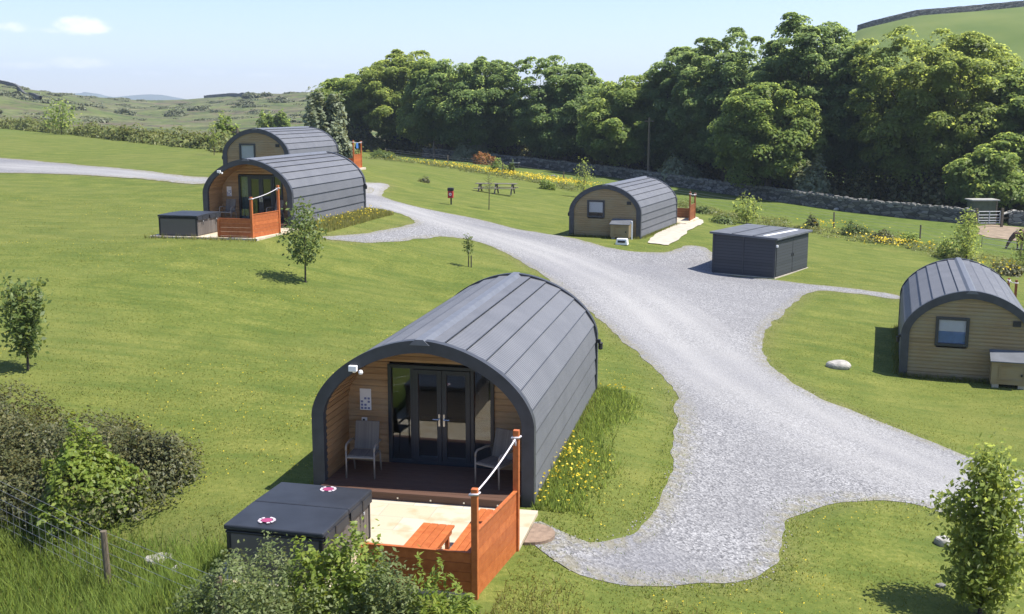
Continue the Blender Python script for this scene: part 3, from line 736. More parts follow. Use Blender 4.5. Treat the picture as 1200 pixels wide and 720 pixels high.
chair(2,1.1,.35,-.3,'grey woven chair seen through the rope of the farther corner screen')

# half round mat by the nearest patio
mt=[( .44*math.cos(q),.44*math.sin(q)) for q in np.linspace(-PI/2,PI/2,16)]
X_,Y_,z,rz=at(1,2.27,-1.38); o=obj('doormat',MB().prism(mt,-.05,.035),M['doormat'],bevel=.006,label='brown half round mat where the gravel meets the nearest patio',category='mat'); o.location=(X_,Y_,tz(X_,Y_)+.02); o.rotation_euler=(0,0,rz)

# storage cupboards at the rear walls of pods 4 and 5
def cupboard(k,x0,x1,h,label):
    a=POD[k]; X_,Y_=podw(k,(x0+x1)/2,-.09); t=thing('storage_cupboard',label,'cupboard',(X_,Y_,a[2]),-a[3],'wooden storage cupboards')
    w=(x1-x0)/2; d=.62
    obj('body',MB().hexa([(-w,-d,.08),(w,-d,.08),(w,0,.08),(-w,0,.08),(-w,-d,h),(w,-d,h),(w,0,h+.22),(-w,0,h+.22)]),M['clad_old'],t,bevel=.005)
    rf=MB().hexa([(-w-.05,-d-.07,h-.015),(w+.05,-d-.07,h-.015),(w+.05,.0,h+.235),(-w-.05,.0,h+.235),(-w-.05,-d-.07,h+.02),(w+.05,-d-.07,h+.02),(w+.05,.0,h+.27),(-w-.05,.0,h+.27)])
    obj('lid',rf,M['felt'],t,bevel=.004)
    dr=obj('door',frame_bars(-w+.22,w-.05,.2,h-.1,.06,-d-.022,-d-.002),M['clad_old'],t)
    obj('handle',MB().box(w-.2,w-.15,-d-.05,-d-.024,h*.5-.04,h*.5+.04),M['black'],dr)
    obj('foot',MB().box(-w+.05,-w+.25,-d+.05,-.05,-.25,.078),M['concrete'],t); obj('foot',MB().box(w-.25,w-.05,-d+.05,-.05,-.25,.078),M['concrete'],t)
    return t
cupboard(4,.55,1.62,.80,'small dark wooden cupboard against the pod beside the concrete path')
cupboard(5,.68,1.75,.82,'wooden cupboard with felt lid under the wall of the right edge pod')
X_,Y_=podw(4,1.72,-.45); o=obj('timber_post',MB().box(-.045,.045,-.045,.045,-.3,.98),M['paper'],bevel=.01,label='short pale post beside the dark wooden cupboard',category='post'); o.location=(X_,Y_,-.05)
q=gp(729,287); o=thing('plastic_crate','upturned white crate on the grass in front of the dark cupboard','crate',q,-.3)
obj('crate_body',MB().hexa([(-.34,-.2,0),(.34,-.2,0),(.34,.2,0),(-.34,.2,0),(-.28,-.16,.34),(.28,-.16,.34),(.28,.16,.34),(-.28,.16,.34)]),M['white'],o,bevel=.03)
obj('hand_hole',MB().box(-.2,.2,-.205,-.19,.13,.24),M['black'],o)

# ------------------------------------------------------------------ shed
def shed():
    A=np.array(gp(907,327)[:2]); u=np.array([-.819,.574]); wl=3.3; B=A+u*wl; v=np.array([-u[1],u[0]]);
    if v[1]<0: v=-v
    ang=math.atan2(-u[1],-u[0])      # local +x runs from the far left corner to the near corner
    z=tz(*A); t=thing('garden_shed','flat roofed dark grey slatted shed on the gravel beside the junction','shed',(B[0],B[1],z),ang)
    D=4.5; h0,h1=2.02,1.86
    def wall(x0,x1,y0,y1): return MB().hexa([(x0,y0,-.25),(x1,y0,-.25),(x1,y1,-.25),(x0,y1,-.25),(x0,y0,h0),(x1,y0,h1+.06),(x1,y1,h1+.06),(x0,y1,h0)])
    obj('wall',wall(0,wl,0,.06),M['shed'],t); obj('wall',wall(0,wl,D-.06,D),M['shed'],t); obj('wall',wall(0,.06,.062,D-.062),M['shed'],t); obj('wall',wall(wl-.06,wl,.062,D-.062),M['shed'],t)
    obj('base',MB().box(-.05,wl+.06,-.05,D+.05,-.4,.045),M['concrete'],t)
    rf=MB().hexa([(-.14,-.14,h0+.01),(wl+.16,-.14,h1+.05),(wl+.16,D+.14,h1+.05),(-.14,D+.14,h0+.01),(-.14,-.14,h0+.11),(wl+.16,-.14,h1+.15),(wl+.16,D+.14,h1+.15),(-.14,D+.14,h0+.11)])
    r=obj('roof',rf,M['felt'],t,bevel=.01)
    sm=MB()
    for i in (1,2): 
        x=wl*i/3; zz=h0+.11+(h1+.04-h0)*(x+.14)/(wl+.3); sm.box(x-.04,x+.04,-.13,D+.13,zz+.001,zz+.02)
    obj('roof_seam',sm,M['trim'],r)
    zz=h0+.112+(h1+.04-h0)*(wl*.83+.14)/(wl+.3); obj('flashing',MB().hexa([(wl*.76,.3,zz+.004),(wl*.82,.3,zz-.002),(wl*.9,D-.6,zz-.004),(wl*.84,D-.6,zz+.002),(wl*.76,.3,zz+.02),(wl*.82,.3,zz+.016),(wl*.9,D-.6,zz+.012),(wl*.84,D-.6,zz+.016)]),M['paper'],r)  # thin pale strip lying along the roof
    obj('corner_board',MB().box(wl+.002,wl+.022,-.01,.09,-.1,h1),M['trim'],t); obj('corner_board',MB().box(wl*.5-.03,wl*.5+.03,-.022,-.002,-.1,h1+.1),M['trim'],t); obj('corner_board',MB().box(-.01,.09,-.022,-.002,-.1,h0),M['trim'],t); obj('corner_board',MB().box(wl-.09,wl+.0,-.022,-.002,-.1,h1),M['trim'],t)
    for y0,y1 in ((.15,D*.5-.02),(D*.5+.02,D-.15)):
        d=obj('door',MB().box(wl+.002,wl+.035,y0,y1,.1,h1-.06),M['shed'],t,bevel=.004)
        obj('handle',MB().box(wl+.035,wl+.06,(y1-.12 if y0<1 else y0+.06),(y1-.06 if y0<1 else y0+.12),.9,1.05),M['black'],d)
    obj('shed_lamp',MB().box(wl+.023,wl+.12,.02,.1,h1-.32,h1-.2),M['white'],t,bevel=.01)
shed()

# ------------------------------------------------------------------ bin, picnic table, trough
q=gp(528.5,240); t=thing('litter_bin','red dog waste bin with black hood on a post by the gravel track','bin',q,-.15)
obj('post',MB().tube([(0,.05,-.3),(0,.05,.75)],.05,8),M['black'],t)
b=obj('bin_body',MB().box(-.17,.17,-.2,.06,.42,.86),M['red'],t,bevel=.03)
obj('emblem',MB().tube([(0,-.203,.66),(0,-.212,.66)],.085,14),M['paper'],b); obj('emblem_mark',MB().tube([(0,-.213,.66),(0,-.218,.66)],.04,10),M['red'],b)
obj('hood',MB().box(-.19,.19,-.22,.08,.862,1.06),M['black'],t,bevel=.05)

def picnic():
    a=gp(564,227); b=gp(598.5,228.5); c=(a+b)/2; ang=math.atan2(b[1]-a[1],b[0]-a[0])*.45; W=1.5
    t=thing('picnic_table','weathered wooden picnic table on the lawn below the yellow flower bank','table',(c[0],c[1],tz(c[0],c[1])),-.18)
    tp=MB()
    for i in range(5): tp.box(-W,W,-.36+i*.145,-.36+i*.145+.13,.72,.76)
    obj('tabletop',tp,M['bench'],t)
    for s in (-1,1):
        sm=MB()
        for i in range(2): sm.box(-W,W,s*.72+i*.15-.145,s*.72+i*.15-.01,.42,.46)
        obj('seat',sm,M['bench'],t)
    for x in (-1.2,0,1.2):
        f=MB(); f.bar((x,-.75,0),(x,-.2,.70),.05,.10,(1,0,0)); f.bar((x,.75,0),(x,.2,.70),.05,.10,(1,0,0)); f.box(x+.03,x+.075,-.82,.82,.335,.415); f.box(x+.03,x+.075,-.36,.36,.63,.715)
        obj('leg_frame',f,M['bench'],t)
picnic()
q=gp(603,197); t=thing('water_trough','small dark water trough in the paddock near the stone wall','trough',q,-.3)
obj('basin',MB().hexa([(-.45,-.25,-.1),(.45,-.25,-.1),(.45,.25,-.1),(-.45,.25,-.1),(-.55,-.32,.55),(.55,-.32,.55),(.55,.32,.55),(-.55,.32,.55)]),M['black'],t,bevel=.03)
obj('rim',frame_bars(-.57,.57,-.34,.34,.06,0,.05),M['galv'],t); t.children[1].rotation_euler=(PI/2,0,0); t.children[1].location=(0,0,.58)

# ------------------------------------------------------------------ stone walls
def stone_wall(P,h,w,label,step=.45,group='dry stone walls',seed=1,coping=True):
    r=np.random.default_rng(seed); P=np.array(P,float); s=np.r_[0,np.cumsum(np.hypot(*np.diff(P,axis=0).T))]
    n=int(s[-1]/step); q=np.linspace(0,s[-1],n+1); x=np.interp(q,s,P[:,0]); y=np.interp(q,s,P[:,1])
    dx=np.gradient(x); dy=np.gradient(y); L=np.hypot(dx,dy); nx_,ny_=-dy/L,dx/L; z=T(x,y)
    lv=[(-.5,1.0),(.25,.97),(.5,.9),(.75,.82),(1.0,.7)]
    lv=[(-.3 if i==0 else a*h,b) for i,(a,b) in enumerate(lv)]
    mb=MB(); rows=[]
    for sgn in (-1,1):
        for a,b in (lv if sgn==-1 else lv[::-1]):
            j=r.normal(0,.035,n+1); k=r.normal(0,.05 if a>=h else .02,n+1)
            rows.append([(x[i]+nx_[i]*sgn*(w*b/2+j[i]),y[i]+ny_[i]*sgn*(w*b/2+j[i]),z[i]+a+k[i]) for i in range(n+1)])
    for A,B in zip(rows[:-1],rows[1:]): mb.strip(A,B)
    t=obj('stone_wall',mb,M['wall'],label=label,category='wall',group=group)
    if coping:
        cp=MB()
        for i in range(n):
            for u in (0.0,.5):
                hh=r.uniform(.10,.28); ww=w*.34*r.uniform(.8,1.2); xx=x[i]+(x[i+1]-x[i])*u; yy=y[i]+(y[i+1]-y[i])*u; zz=z[i]+(z[i+1]-z[i])*u+h-.06
                d=np.array([dx[i],dy[i]])/L[i]; c=np.array([xx,yy]); e=np.array([nx_[i],ny_[i]])
                hs=step*.5*.46; tl=r.normal(0,.05)
                pts=[c-d*hs-e*ww,c+d*hs-e*ww,c+d*hs+e*ww,c-d*hs+e*ww]
                cp.hexa([(*p,zz) for p in pts]+[(*(p+d*tl),zz+hh*r.uniform(.85,1.1)) for p in pts])
        obj('coping',cp,M['rock_d'],t)
    return t
WALL=gxy([(497,184),(560,190),(640,198.5),(720,208),(820,223),(910,236),(1000,249),(1075,257),(1143,263.5)])
stone_wall(WALL,1.05,.7,'long grey dry stone wall below the big sycamore trees')
W2=gxy([(1181,264),(1230,268),(1290,274)]); stone_wall(W2,1.0,.7,'short grey stone wall right of the field gate',seed=2)
def hillpt(px,f):
    Yc=np.interp(px,_cpx,_cY); y=190+(Yc-190)*f; return (px-600)/F*y,y
stone_wall([hillpt(*q) for q in ((994,.985),(1020,.99),(1055,.985),(1090,.985),(1140,.99),(1250,.99))],1.5,.9,'dark stone wall along the crest of the green hill above the trees',1.5,seed=3,coping=False)
stone_wall([hillpt(*q) for q in ((1190,.66),(1260,.66))],2.0,1.2,'short dark stretch of wall on the green hill at far right',1.5,seed=4,coping=False)
stone_wall([hillpt(*q) for q in ((-5,.99),(15,.97),(28,.88),(40,.72),(57,.5))],1.5,.9,'dark stone wall running down the far moorland hill at upper left',1.5,seed=5,coping=False)
stone_wall([hillpt(*q) for q in ((246,.99),(262,.985),(275,.95),(288,.84),(297,.7))],1.6,1.0,'dark stone wall over the moorland crest above the overlapping pods',1.5,seed=6,coping=False)

# gate, shelter, leaning board
def gate():
    A=gp(1145,265.5); B=gp(1172,266.5); d=B-A; w=np.hypot(d[0],d[1]); t=thing('field_gate','grey metal five bar field gate in front of the small green shelter','gate',A,math.atan2(d[1],d[0]))
    m=MB()
    for z in (.25,.45,.65,.88,1.15): m.tube([(.06,0,z),(w-.06,0,z)],.03,6)
    obj('bars',m,M['galv'],t); u=MB()
    for x in (.06,w/2,w-.06): u.tube([(x,0,.2),(x,0,1.2)],.035,6)
    obj('uprights',u,M['galv'],t)
    for x in (-.1,w+.1): obj('post',MB().box(x-.08,x+.08,-.08,.08,-.3,1.4),M['post'],t)
    c=(A+B)/2; t=thing('field_shelter','small green boarded shelter with a pale flat roof behind the field gate','shelter',(c[0]+.3,c[1]+1.6,tz(c[0]+.3,c[1]+1.6)),.02)
    obj('wall',MB().box(-.95,.95,0,1.2,-.3,1.85),M['shelter'],t); obj('roof',MB().box(-1.1,1.1,-.15,1.35,1.852,1.95),M['roof_board'],t)
    obj('board_trim',MB().box(.86,.97,-.03,-.002,-.2,1.85),M['post'],t)
    q=gp(1179,264); t=thing('hay_rack','dark wooden rack with a tilted pale board beside the field gate','rack',q,.1)
    for x in (-.35,.35): obj('leg',MB().box(x-.06,x+.06,-.06,.06,-.2,1.25),M['post'],t)
    obj('crossbar',MB().box(-.29,.29,-.05,.05,.5,.62),M['post'],t); obj('tilted_board',MB().hexa([(-.55,-.25,.80),(.65,-.25,1.15),(.65,.2,1.17),(-.55,.2,.82),(-.55,-.25,.86),(.65,-.25,1.21),(.65,.2,1.23),(-.55,.2,.88)]),M['roof_board'],t)
gate()
# ------------------------------------------------------------------ fences
def wire_fence(P,label,step,h=1.1,posts=None,wires=(.35,.6,.85,1.05),r=.045,wr=.008,group='post and wire fences'):
    P=np.array(P,float); t=thing('wire_fence',label,'fence',(P[0][0],P[0][1],tz(*P[0][:2])),0,group); o=np.array(t.location)
    s=np.r_[0,np.cumsum(np.hypot(*np.diff(P[:,:2],axis=0).T))]; q=np.arange(0,s[-1]+.01,step) if posts is None else np.array(posts)*s[-1]
    x=np.interp(q,s,P[:,0]); y=np.interp(q,s,P[:,1]); z=T(x,y)
    for a,b,c in zip(x,y,z):
        tx,ty=random.uniform(-.03,.03),random.uniform(-.03,.03)
        obj('post',MB().tube([np.array((a,b,c-.3))-o,np.array((a+tx,b+ty,c+h))-o],[r,r*.92],8),M['post'],t)
    w=MB()
    for hh in wires: w.tube([np.array((a,b,c+hh))-o for a,b,c in zip(x,y,z)],wr,4)
    obj('wire',w,M['wire'],t); return t,o
wire_fence(FENCE,'thin post and wire fence along the far side of the flower bank',7.5,1.15,r=.06,wr=.006)
wire_fence(gxy([(1150,292),(1176,296),(1215,302)]),'low white tape paddock fence near the grazing horse',3.2,.8,wires=(.4,.75),r=.025,wr=.016)
q0=gp(128,688)[:2]; qa=gp(-60,590)[:2]; qb=gp(260,752)[:2]
t,o=wire_fence([qa,q0,qb],'wire mesh stock fence with one round wooden post at lower left',1,.98,posts=[0,np.linalg.norm(q0-qa)/(np.linalg.norm(q0-qa)+np.linalg.norm(qb-q0)),1],r=.06,wires=(.95,.78,.6,.42,.25,.1),wr=.0032)
mb=MB()
for i in range(26):
    u=i/25; p=qa+(q0-qa)*u; z0=tz(*p); mb.tube([np.array((*p,z0+.08))-o,np.array((*p,z0+.80))-o],.0025,4)
obj('mesh_wires',mb,M['wire'],t)

# poles
def pole(px,py,Y,top,label):
    x,z=pz(px,top,Y); b=tz(x,Y)
    t=thing('utility_pole',label,'pole',(x,Y,b),0,'wooden utility poles')
    obj('shaft',MB().tube([(0,0,-.5),(0,0,z-b)],[.16,.11],8),M['post'],t); obj('crossarm',MB().box(-.5,.5,-.05,.05,z-b-.45,z-b-.33),M['post'],t)
pole(508,178,143,128,'thin wooden pole standing in front of the leftmost dense sycamore')
pole(761,198,122,138,'thin wooden pole standing near the middle of the tree row')
pole(371,0,175,150,'thin wooden pole rising behind the roof of the rear overlapping pod') if False else None
for px,top,lb in ((278,150,'short bare pole behind the left shoulder of the farther overlapping pod'),(370,132,'tall bare pole left of the pale willow behind the pods')):
    pole(px,0,105,top,lb)

# ------------------------------------------------------------------ rocks
def rock(px,py,w,h,d,label,mat,rz=0,seed=0):
    import bmesh
    q=gp(px,py); r=np.random.default_rng(seed); bm=bmesh.new(); bmesh.ops.create_icosphere(bm,subdivisions=3,radius=1)
    k=r.normal(size=(6,3)); ph=r.uniform(0,6,6)
    for v in bm.verts:
        c=np.array(v.co); f=1+.10*sum(math.sin(2.2*c@k[i]+ph[i]) for i in range(6))/2
        c=c*f; c[2]=min(c[2],.75+.1*math.sin(c[0]*4)); v.co=(c[0]*w,c[1]*d,c[2]*h+h*.35)
    me=bpy.data.meshes.new('boulder'); bm.to_mesh(me); bm.free(); me.materials.append(M[mat]); 
    o=bpy.data.objects.new('boulder',me); COL.objects.link(o); o.location=q; o.rotation_euler=(0,0,rz)
    props(o,label,'rock','boulders and stones'); return o
rock(981,431,.42,.20,.28,'large white boulder on the grass left of the right edge pod','rock',.2,1)
rock(1103,638,.15,.14,.15,'rounded grey boulder beside the gravel next to the leafy young tree','rock',.3,2)
rock(186,660,.24,.12,.18,'pale stone on rough grass behind the lower left shrubs','rock',.5,3)
rock(212,672,.16,.12,.12,'small pale stone beside the larger one near the lower left shrubs','rock',1.2,8)
rock(1102,688,.09,.05,.06,'tiny brown stone in the grass below the rounded grey boulder','rock_d',0,4)
rock(943,241,.26,.22,.2,'small white stone at the wall foot, nearer the dark shed','rock',0,5)
rock(980,247,.24,.2,.2,'small white stone at the wall foot, farther from the dark shed','rock',.6,6)
rock(648,207,.3,.15,.2,'grey stone lying in the paddock by the wall','rock_d',0,7)

# ------------------------------------------------------------------ vegetation
def unit(n,r): 
    v=r.normal(size=(n,3)); return v/np.linalg.norm(v,axis=1,keepdims=True)
def crown_pts(rx,ry,rz,n_cl,n_lf,cl_r,r,zmin=-.75,lobes=7,fill=.25):
    "leaf positions and normals of a lumpy, clumped crown centred on the origin"
    L=unit(lobes,r); L[:,2]=np.abs(L[:,2])*.8-.1; ls=r.uniform(.12,.30,lobes)
    n_cl=int(n_cl*.95); n_lf=int(n_lf*1.35); cl_r*=.92
    d=unit(n_cl*3,r); d=d[d[:,2]>zmin][:n_cl]
    lump=1+sum(ls[i]*np.exp(-(1-d@L[i]/np.linalg.norm(L[i]))*7) for i in range(lobes))-.10
    rad=lump*r.uniform(.76,1.03,len(d))
    inn=r.random(len(d))<fill; rad=np.where(inn,rad*r.uniform(.35,.8,len(d)),rad)
    c=d*rad[:,None]*np.array([rx,ry,rz])
    P=[];N=[]
    for i in range(len(d)):
        m=int(n_lf*r.uniform(.6,1.4)); cr=cl_r*r.uniform(.65,1.35)
        e=unit(m,r); out=d[i]*.7+np.array([0,0,.9]); e=e+out*r.uniform(.3,1.1,(m,1)); e/=np.linalg.norm(e,axis=1,keepdims=True)
        p=c[i]+e*np.array([cr*1.08,cr*1.08,cr*.74])*r.uniform(.72,1.05,(m,1)); P.append(p); N.append(e*.7+np.array([0,0,.55])+r.normal(size=(m,3))*.38)
    return np.concatenate(P),np.concatenate(N),c
def trunk_mb(h,r0,c,r,zc,n=10,lean=0):
    mb=MB(); top=np.array([lean*h*.3,0,h])
    mb.tube([(0,0,-.4),(0,0,0),(lean*.05*h,0,h*.4),top],[r0*1.35,r0,r0*.75,r0*.35],10)
    sel=c[r.choice(len(c),min(n,len(c)),replace=False)]
    for q in sel:
        q=q+np.array([0,0,zc]); s=np.array([0,0,r.uniform(.3,.85)*h]); mid=(s+q)/2+np.array([0,0,-.06*h])
        mb.tube([s,mid,s+(q-s)*.9],[r0*.42,r0*.25,r0*.08],6)
    return mb
def tree(px,Y,top,wpx,mat,label,group='big trees in the row beyond the wall',name='sycamore_tree',bare=1.6,n_cl=210,n_lf=190,cl=1.15,leaf=.175,seed=0,dep=.9,asp=.7,fill=.25):
    r=np.random.default_rng(seed); x,ztop=pz(px,top,Y); b=tz(x,Y); h=ztop-b
    rx=wpx/F*Y/2*1.0; bare=min(bare,.5); rz=(h-bare)/2; zc=bare+rz
    P,N,c=crown_pts(rx,rx*dep,rz*.93,n_cl,n_lf,cl,r,-.92,fill=fill)
    m=int(len(P)*.22); q=unit(m,r)*(r.random((m,1))**.4)*.80*np.array([rx,rx*dep,rz*.93]); P=np.r_[P,q]; N=np.r_[N,r.normal(size=(m,3))]
    # the crown is wider below its middle, as a tree grown in the open
    lowf=np.clip(.35-P[:,2]/rz,0,1); ex=1+.32*lowf*(fill>.15); P[:,0]*=1+.16*lowf*(fill>.15); P[:,1]*=ex
    P[:,2]+=zc; k=P[:,2]>.25; P,N=P[k],N[k]
    t=thing(name,label,'tree',(x,Y,b),0,group)
    obj('trunk',trunk_mb(zc*1.15,.20+h*.017,c,r,zc),M['bark'],t,smooth=True)
    obj('crown',leaves(P,N,leaf*r.uniform(.6,1.3,len(P)),asp,r),M[mat],t)
    return t
tree(405,158,88,70,'lf_mid','thin topped green tree at the left end of the tree row',name='ash_tree',seed=11,n_cl=170,n_lf=120,leaf=.19,fill=.1)
tree(470,156,56,92,'lf_ash','tall pale green tree at the left of the row, behind a darker one',name='ash_tree',seed=12)
tree(515,146,78,80,'lf_mid','mid green sycamore squeezed between the pale tree and the dense dark one',seed=13)
tree(560,143,67,108,'lf_syc','dense dark sycamore just left of the dip in the treeline',seed=14,n_cl=270)
tree(612,149,122,60,'lf_syc','low dark sycamore filling the dip in the treeline',seed=15)
tree(664,137,71,104,'lf_syc','round crowned dark sycamore just right of the dip in the treeline',seed=16,n_cl=270)
tree(738,128,86,92,'lf_mid','smaller yellowish sycamore beside the round crowned one',seed=17)
tree(800,127,58,104,'lf_syc','dark sycamore standing behind the thin pole in the middle of the row',seed=18,n_cl=270)
tree(855,120,40,120,'lf_syc','tall dark sycamore near the middle of the row with yellowish top',seed=19,n_cl=300)
tree(955,111,23,140,'lf_syc','tallest dark sycamore, its crown reaching the foot of the green hill',seed=20,n_cl=340)
tree(905,106,92,110,'lf_mid','low leaning sycamore in front of the two tallest dark ones',seed=21)
tree(1020,108,62,100,'lf_syc','dark sycamore between the tallest one and the pale oak',seed=22,n_cl=270)
tree(1112,101,24,170,'lf_ash','broad pale green oak with visible limbs at the right of the row',name='oak_tree',seed=23,n_cl=340,n_lf=180,leaf=.165,fill=.3)
tree(1205,97,88,110,'lf_mid','green tree cut off by the right picture edge, lower than the oak',seed=24)
tree(1168,92,168,70,'lf_mid','low round tree in front of the oak above the field shelter',seed=25,n_cl=80,bare=1.0)
tree(1290,108,60,150,'lf_syc','dark tree wholly beyond the right edge',seed=27) if False else None

def mound(name,label,cat,spec,mat,leaf,dens,asp=.55,seed=0,group=None,kind=None,tilt=.55,parts=None,core=None):
    "shrub: leaves over the surface and outer volume of ellipsoids (x,y,z_base,rx,ry,rz)"
    r=np.random.default_rng(seed); P=[];N=[]
    for (x,y,z,rx,ry,rz) in spec:
        n=int(dens*(rx*ry+rx*rz+ry*rz)*4.2); d=unit(n,r); d[:,2]=np.abs(d[:,2])*1.15-.15
        lob=1+.13*np.sin(d[:,0]*5+x*3)+.13*np.sin(d[:,1]*6+y*2)+.10*np.sin(d[:,2]*7+x)+.08*np.sin(d[:,0]*13+d[:,2]*11)
        f=lob*np.where(r.random(n)<.75,r.uniform(.88,1.06,n),r.uniform(.45,.9,n))
        f=np.where(r.random(n)<.06,f*1.12,f)
        P.append(np.array([x,y,z])+d*f[:,None]*np.array([rx,ry,rz])); N.append(d+np.array([0,0,.35])+r.normal(size=(n,3))*tilt)
    P=np.concatenate(P);N=np.concatenate(N); gz=T(P[:,0],P[:,1]); k=P[:,2]>gz+.01; P,N=P[k],N[k]
    c=np.array(spec[0][:3]); V,Fq=leaves(P-c,N,leaf*r.uniform(.6,1.35,len(P)),asp,r)
    if kind=='stuff':
        o=obj(name,(V,Fq),M[mat],kind='stuff'); o.location=c; return o
    t=thing(name,label,cat,c,0,group); obj('foliage',(V,Fq),M[mat],t)
    st=MB()
    for i in range(6):
        s=spec[i%len(spec)]; p=np.array(s[:3])-c; g=tz(s[0],s[1])-c[2]
        st.tube([(p[0]+r.uniform(-.1,.1),p[1]+r.uniform(-.1,.1),g-.1),(p[0]+r.uniform(-.4,.4)*s[3],p[1]+r.uniform(-.4,.4)*s[4],p[2]+s[5]*.7)],[.03+.02*s[5],.008],6)
    obj('stem',st,M['bark'],t); return t
def W(px,py,z):
    p=onz(px,py,z); return p
def gz_(x,y): return tz(x,y)
# hedge at lower left
sp=[]
for i in range(15):
    u=i/14; x=-13.6+u*6.75; y=21.9-u*1.5; sp.append((x,y,tz(x,y)-.1,1.15-.35*u,1.9-.8*u,1.22-.14*u+.05*math.sin(i*2.1))); sp.append((x-.5,y-1.5+.3*u,tz(x,y)-.1,1.0,1.1-.4*u,.85-.1*u))
mound('hedge','dark clipped hedge with bronze leaves at lower left','hedge',sp,'lf_dark',.036,250,seed=31)
x,y=-7.85,19.3
x,y=-7.75,19.15
mound('elder_bush','bright green leafy bush growing against the dark hedge','bush',[(x,y,tz(x,y)+.25,.74,.62,1.40),(x+.45,y+.1,tz(x,y)+.35,.5,.5,.85),(x-.3,y-.3,tz(x,y),.55,.5,.8)],'lf_bush',.052,460,seed=32)
x,y=-6.65,20.3
mound('dark_bush','small dark bush at the right end of the clipped hedge','bush',[(x,y,tz(x,y),.55,.5,.85),(x-.4,y+.3,tz(x,y),.5,.5,1.0)],'lf_dark',.040,420,seed=33)
# shrubs in front of the near patio
def fshrub(name,label,L,mat,leaf,dens,seed,asp=.5):
    sp=[]
    for px,Y,top,w in L:
        x,zt=pz(px,top,Y); z=tz(x,Y); sp.append((x,Y,z,w,w*.8,max(.3,(zt-z)*.95)))
    mound(name,label,'shrub',sp,mat,leaf,dens,asp,seed,'shrubs along the bottom edge')
fshrub('flowering_shrub','greyish green small leaved shrub in front of the hot tub',[(235,14.6,681,.45),(262,14.7,657,.5),(325,14.4,639,.55),(290,13.7,677,.65),(345,13.7,681,.6)],'lf_shrub',.030,560,41)
fshrub('leafy_shrub','fresh green leafy shrub in front of the hot tub corner',[(372,14.3,629,.42),(405,14.4,612,.34),(432,14.1,643,.42),(400,13.8,659,.5)],'lf_bush',.042,520,42)
fshrub('rose_shrub','dusty green rose shrub below the low orange front panel',[(455,13.9,657,.36),(478,13.8,673,.36),(420,13.5,689,.5),(475,13.4,694,.5),(440,13.5,672,.45)],'lf_shrub',.036,520,43)
fshrub('laurel_shrub','narrow leaved green shrub at the foot of the front orange post',[(522,13.7,668,.30),(498,13.6,676,.36),(542,13.45,690,.26),(515,13.3,702,.36),(545,13.1,712,.3)],'lf_bush',.055,430,44,.32)
r_=np.random.default_rng(9)
st=MB(); tw=[]
# ------------------------------------------------------------------ saplings
def sapling(px,py,top,wpx,mat,label,bare=.3,shape='oval',leaf=.05,n=900,seed=0,group='young planted trees',Y=None,stake=False,name='young_tree',off=0):
    r=np.random.default_rng(seed)
    if Y is None: q=gp(px,py); x,y=q[0],q[1]
    else: y=Y; x=pz(px,top,Y)[0]
    b=tz(x,y); h=pz(px,top,y)[1]-b
    w=wpx/F*y/2; t=thing(name,label,'tree',(x,y,b),0,group)
    tr=MB(); tr.tube([(0,0,-.2),(0,0,0),(.01*h,0,h*.5),(off*.3,0,h*.94)],[.018*h**.7+.012,.014*h**.7+.008,.010*h**.7+.006,.004],7)
    P=[];N=[]; nb=26
    for i in range(nb):
        u=(i+.5)/nb; zz=h*(bare+(1-bare)*u*.97)
        pr={'oval':math.sin(PI*min(1,(.12+u*.88)))**.7,'cone':(1-u)**.75*.98+.08,'vase':(.25+.75*math.sin(PI*min(1,.08+.80*u)))*(.45+.6*u),'open':math.sin(PI*(.1+.85*u))**.6,'pear':math.sin(PI*min(1,.03+.96*u)**.85)**.9*(1+.25*math.sin(i*1.9))+.06}[shape]
        a=i*2.4+r.uniform(-.4,.4); ln=w*pr*r.uniform(.75,1.1); s=np.array([0,0,max(h*bare*.8,zz-ln*.6)]); e=np.array([math.cos(a)*ln,math.sin(a)*ln,zz])
        tr.tube([s,(s+e)/2+np.array([0,0,-.03*h]),e],[.008*h**.5,.006*h**.5,.002],5)
        m=int(n/nb*(.5+pr)); uu=r.uniform(.25,1.05,(m,1)); sp_=(.20 if shape!='open' else .16)*w+.04
        P.append(s+(e-s)*uu+r.normal(size=(m,3))*sp_); N.append(r.normal(size=(m,3))+np.array([math.cos(a)*.5,math.sin(a)*.5,.7]))
    P=np.concatenate(P);N=np.concatenate(N); k=P[:,2]>h*bare*.8; P,N=P[k],N[k]
    obj('trunk',tr,M['bark'],t,smooth=True); obj('crown',leaves(P,N,leaf*r.uniform(.6,1.3,len(P)),.55,r),M[mat],t)
    if stake: obj('stake',MB().box(.09,.14,-.025,.025,-.2,h*.35),M['post'],t)
    return t
sapling(358,331,240,48,'lf_sap','young open crowned tree on the lawn in front of the farther porch',.30,'open',.075,1000,51)
sapling(33,433,329,58,'lf_sap','dense dark leaved young tree on the lawn at the left edge',.18,'vase',.07,1500,52)
sapling(549,313,275,12,'lf_sap','tiny thin sapling on the lawn behind the nearest pod roof',.45,'open',.055,160,53,stake=True)
sapling(573,246,203,14,'lf_mid','bare thin whip sapling between the red bin and picnic table',.55,'open',.05,70,54)
sapling(684,232,187,22,'lf_ash','slim pale sapling behind the left side of the pod beside the path',.15,'oval',.09,420,55)
sapling(875,262,228,34,'lf_ash','drooping light green young tree behind the dark shed',.1,'open',.12,420,56)
sapling(1132,306,246,30,'lf_ash','tall slender pale green young tree behind the right edge pod',.1,'oval',.085,1100,57)
sapling(1107,302,280,22,'lf_mid','low bushy sapling left of the tall slender one near the right edge pod',.1,'oval',.085,420,58)
sapling(1163,735,530,90,'lf_ash','leafy upright young pear tree at the lower right corner',.08,'pear',.055,6200,59,Y=17.3)
sapling(72,158,119,36,'lf_mid','small wind shaped tree alone on the far left field',.22,'oval',.20,520,60)
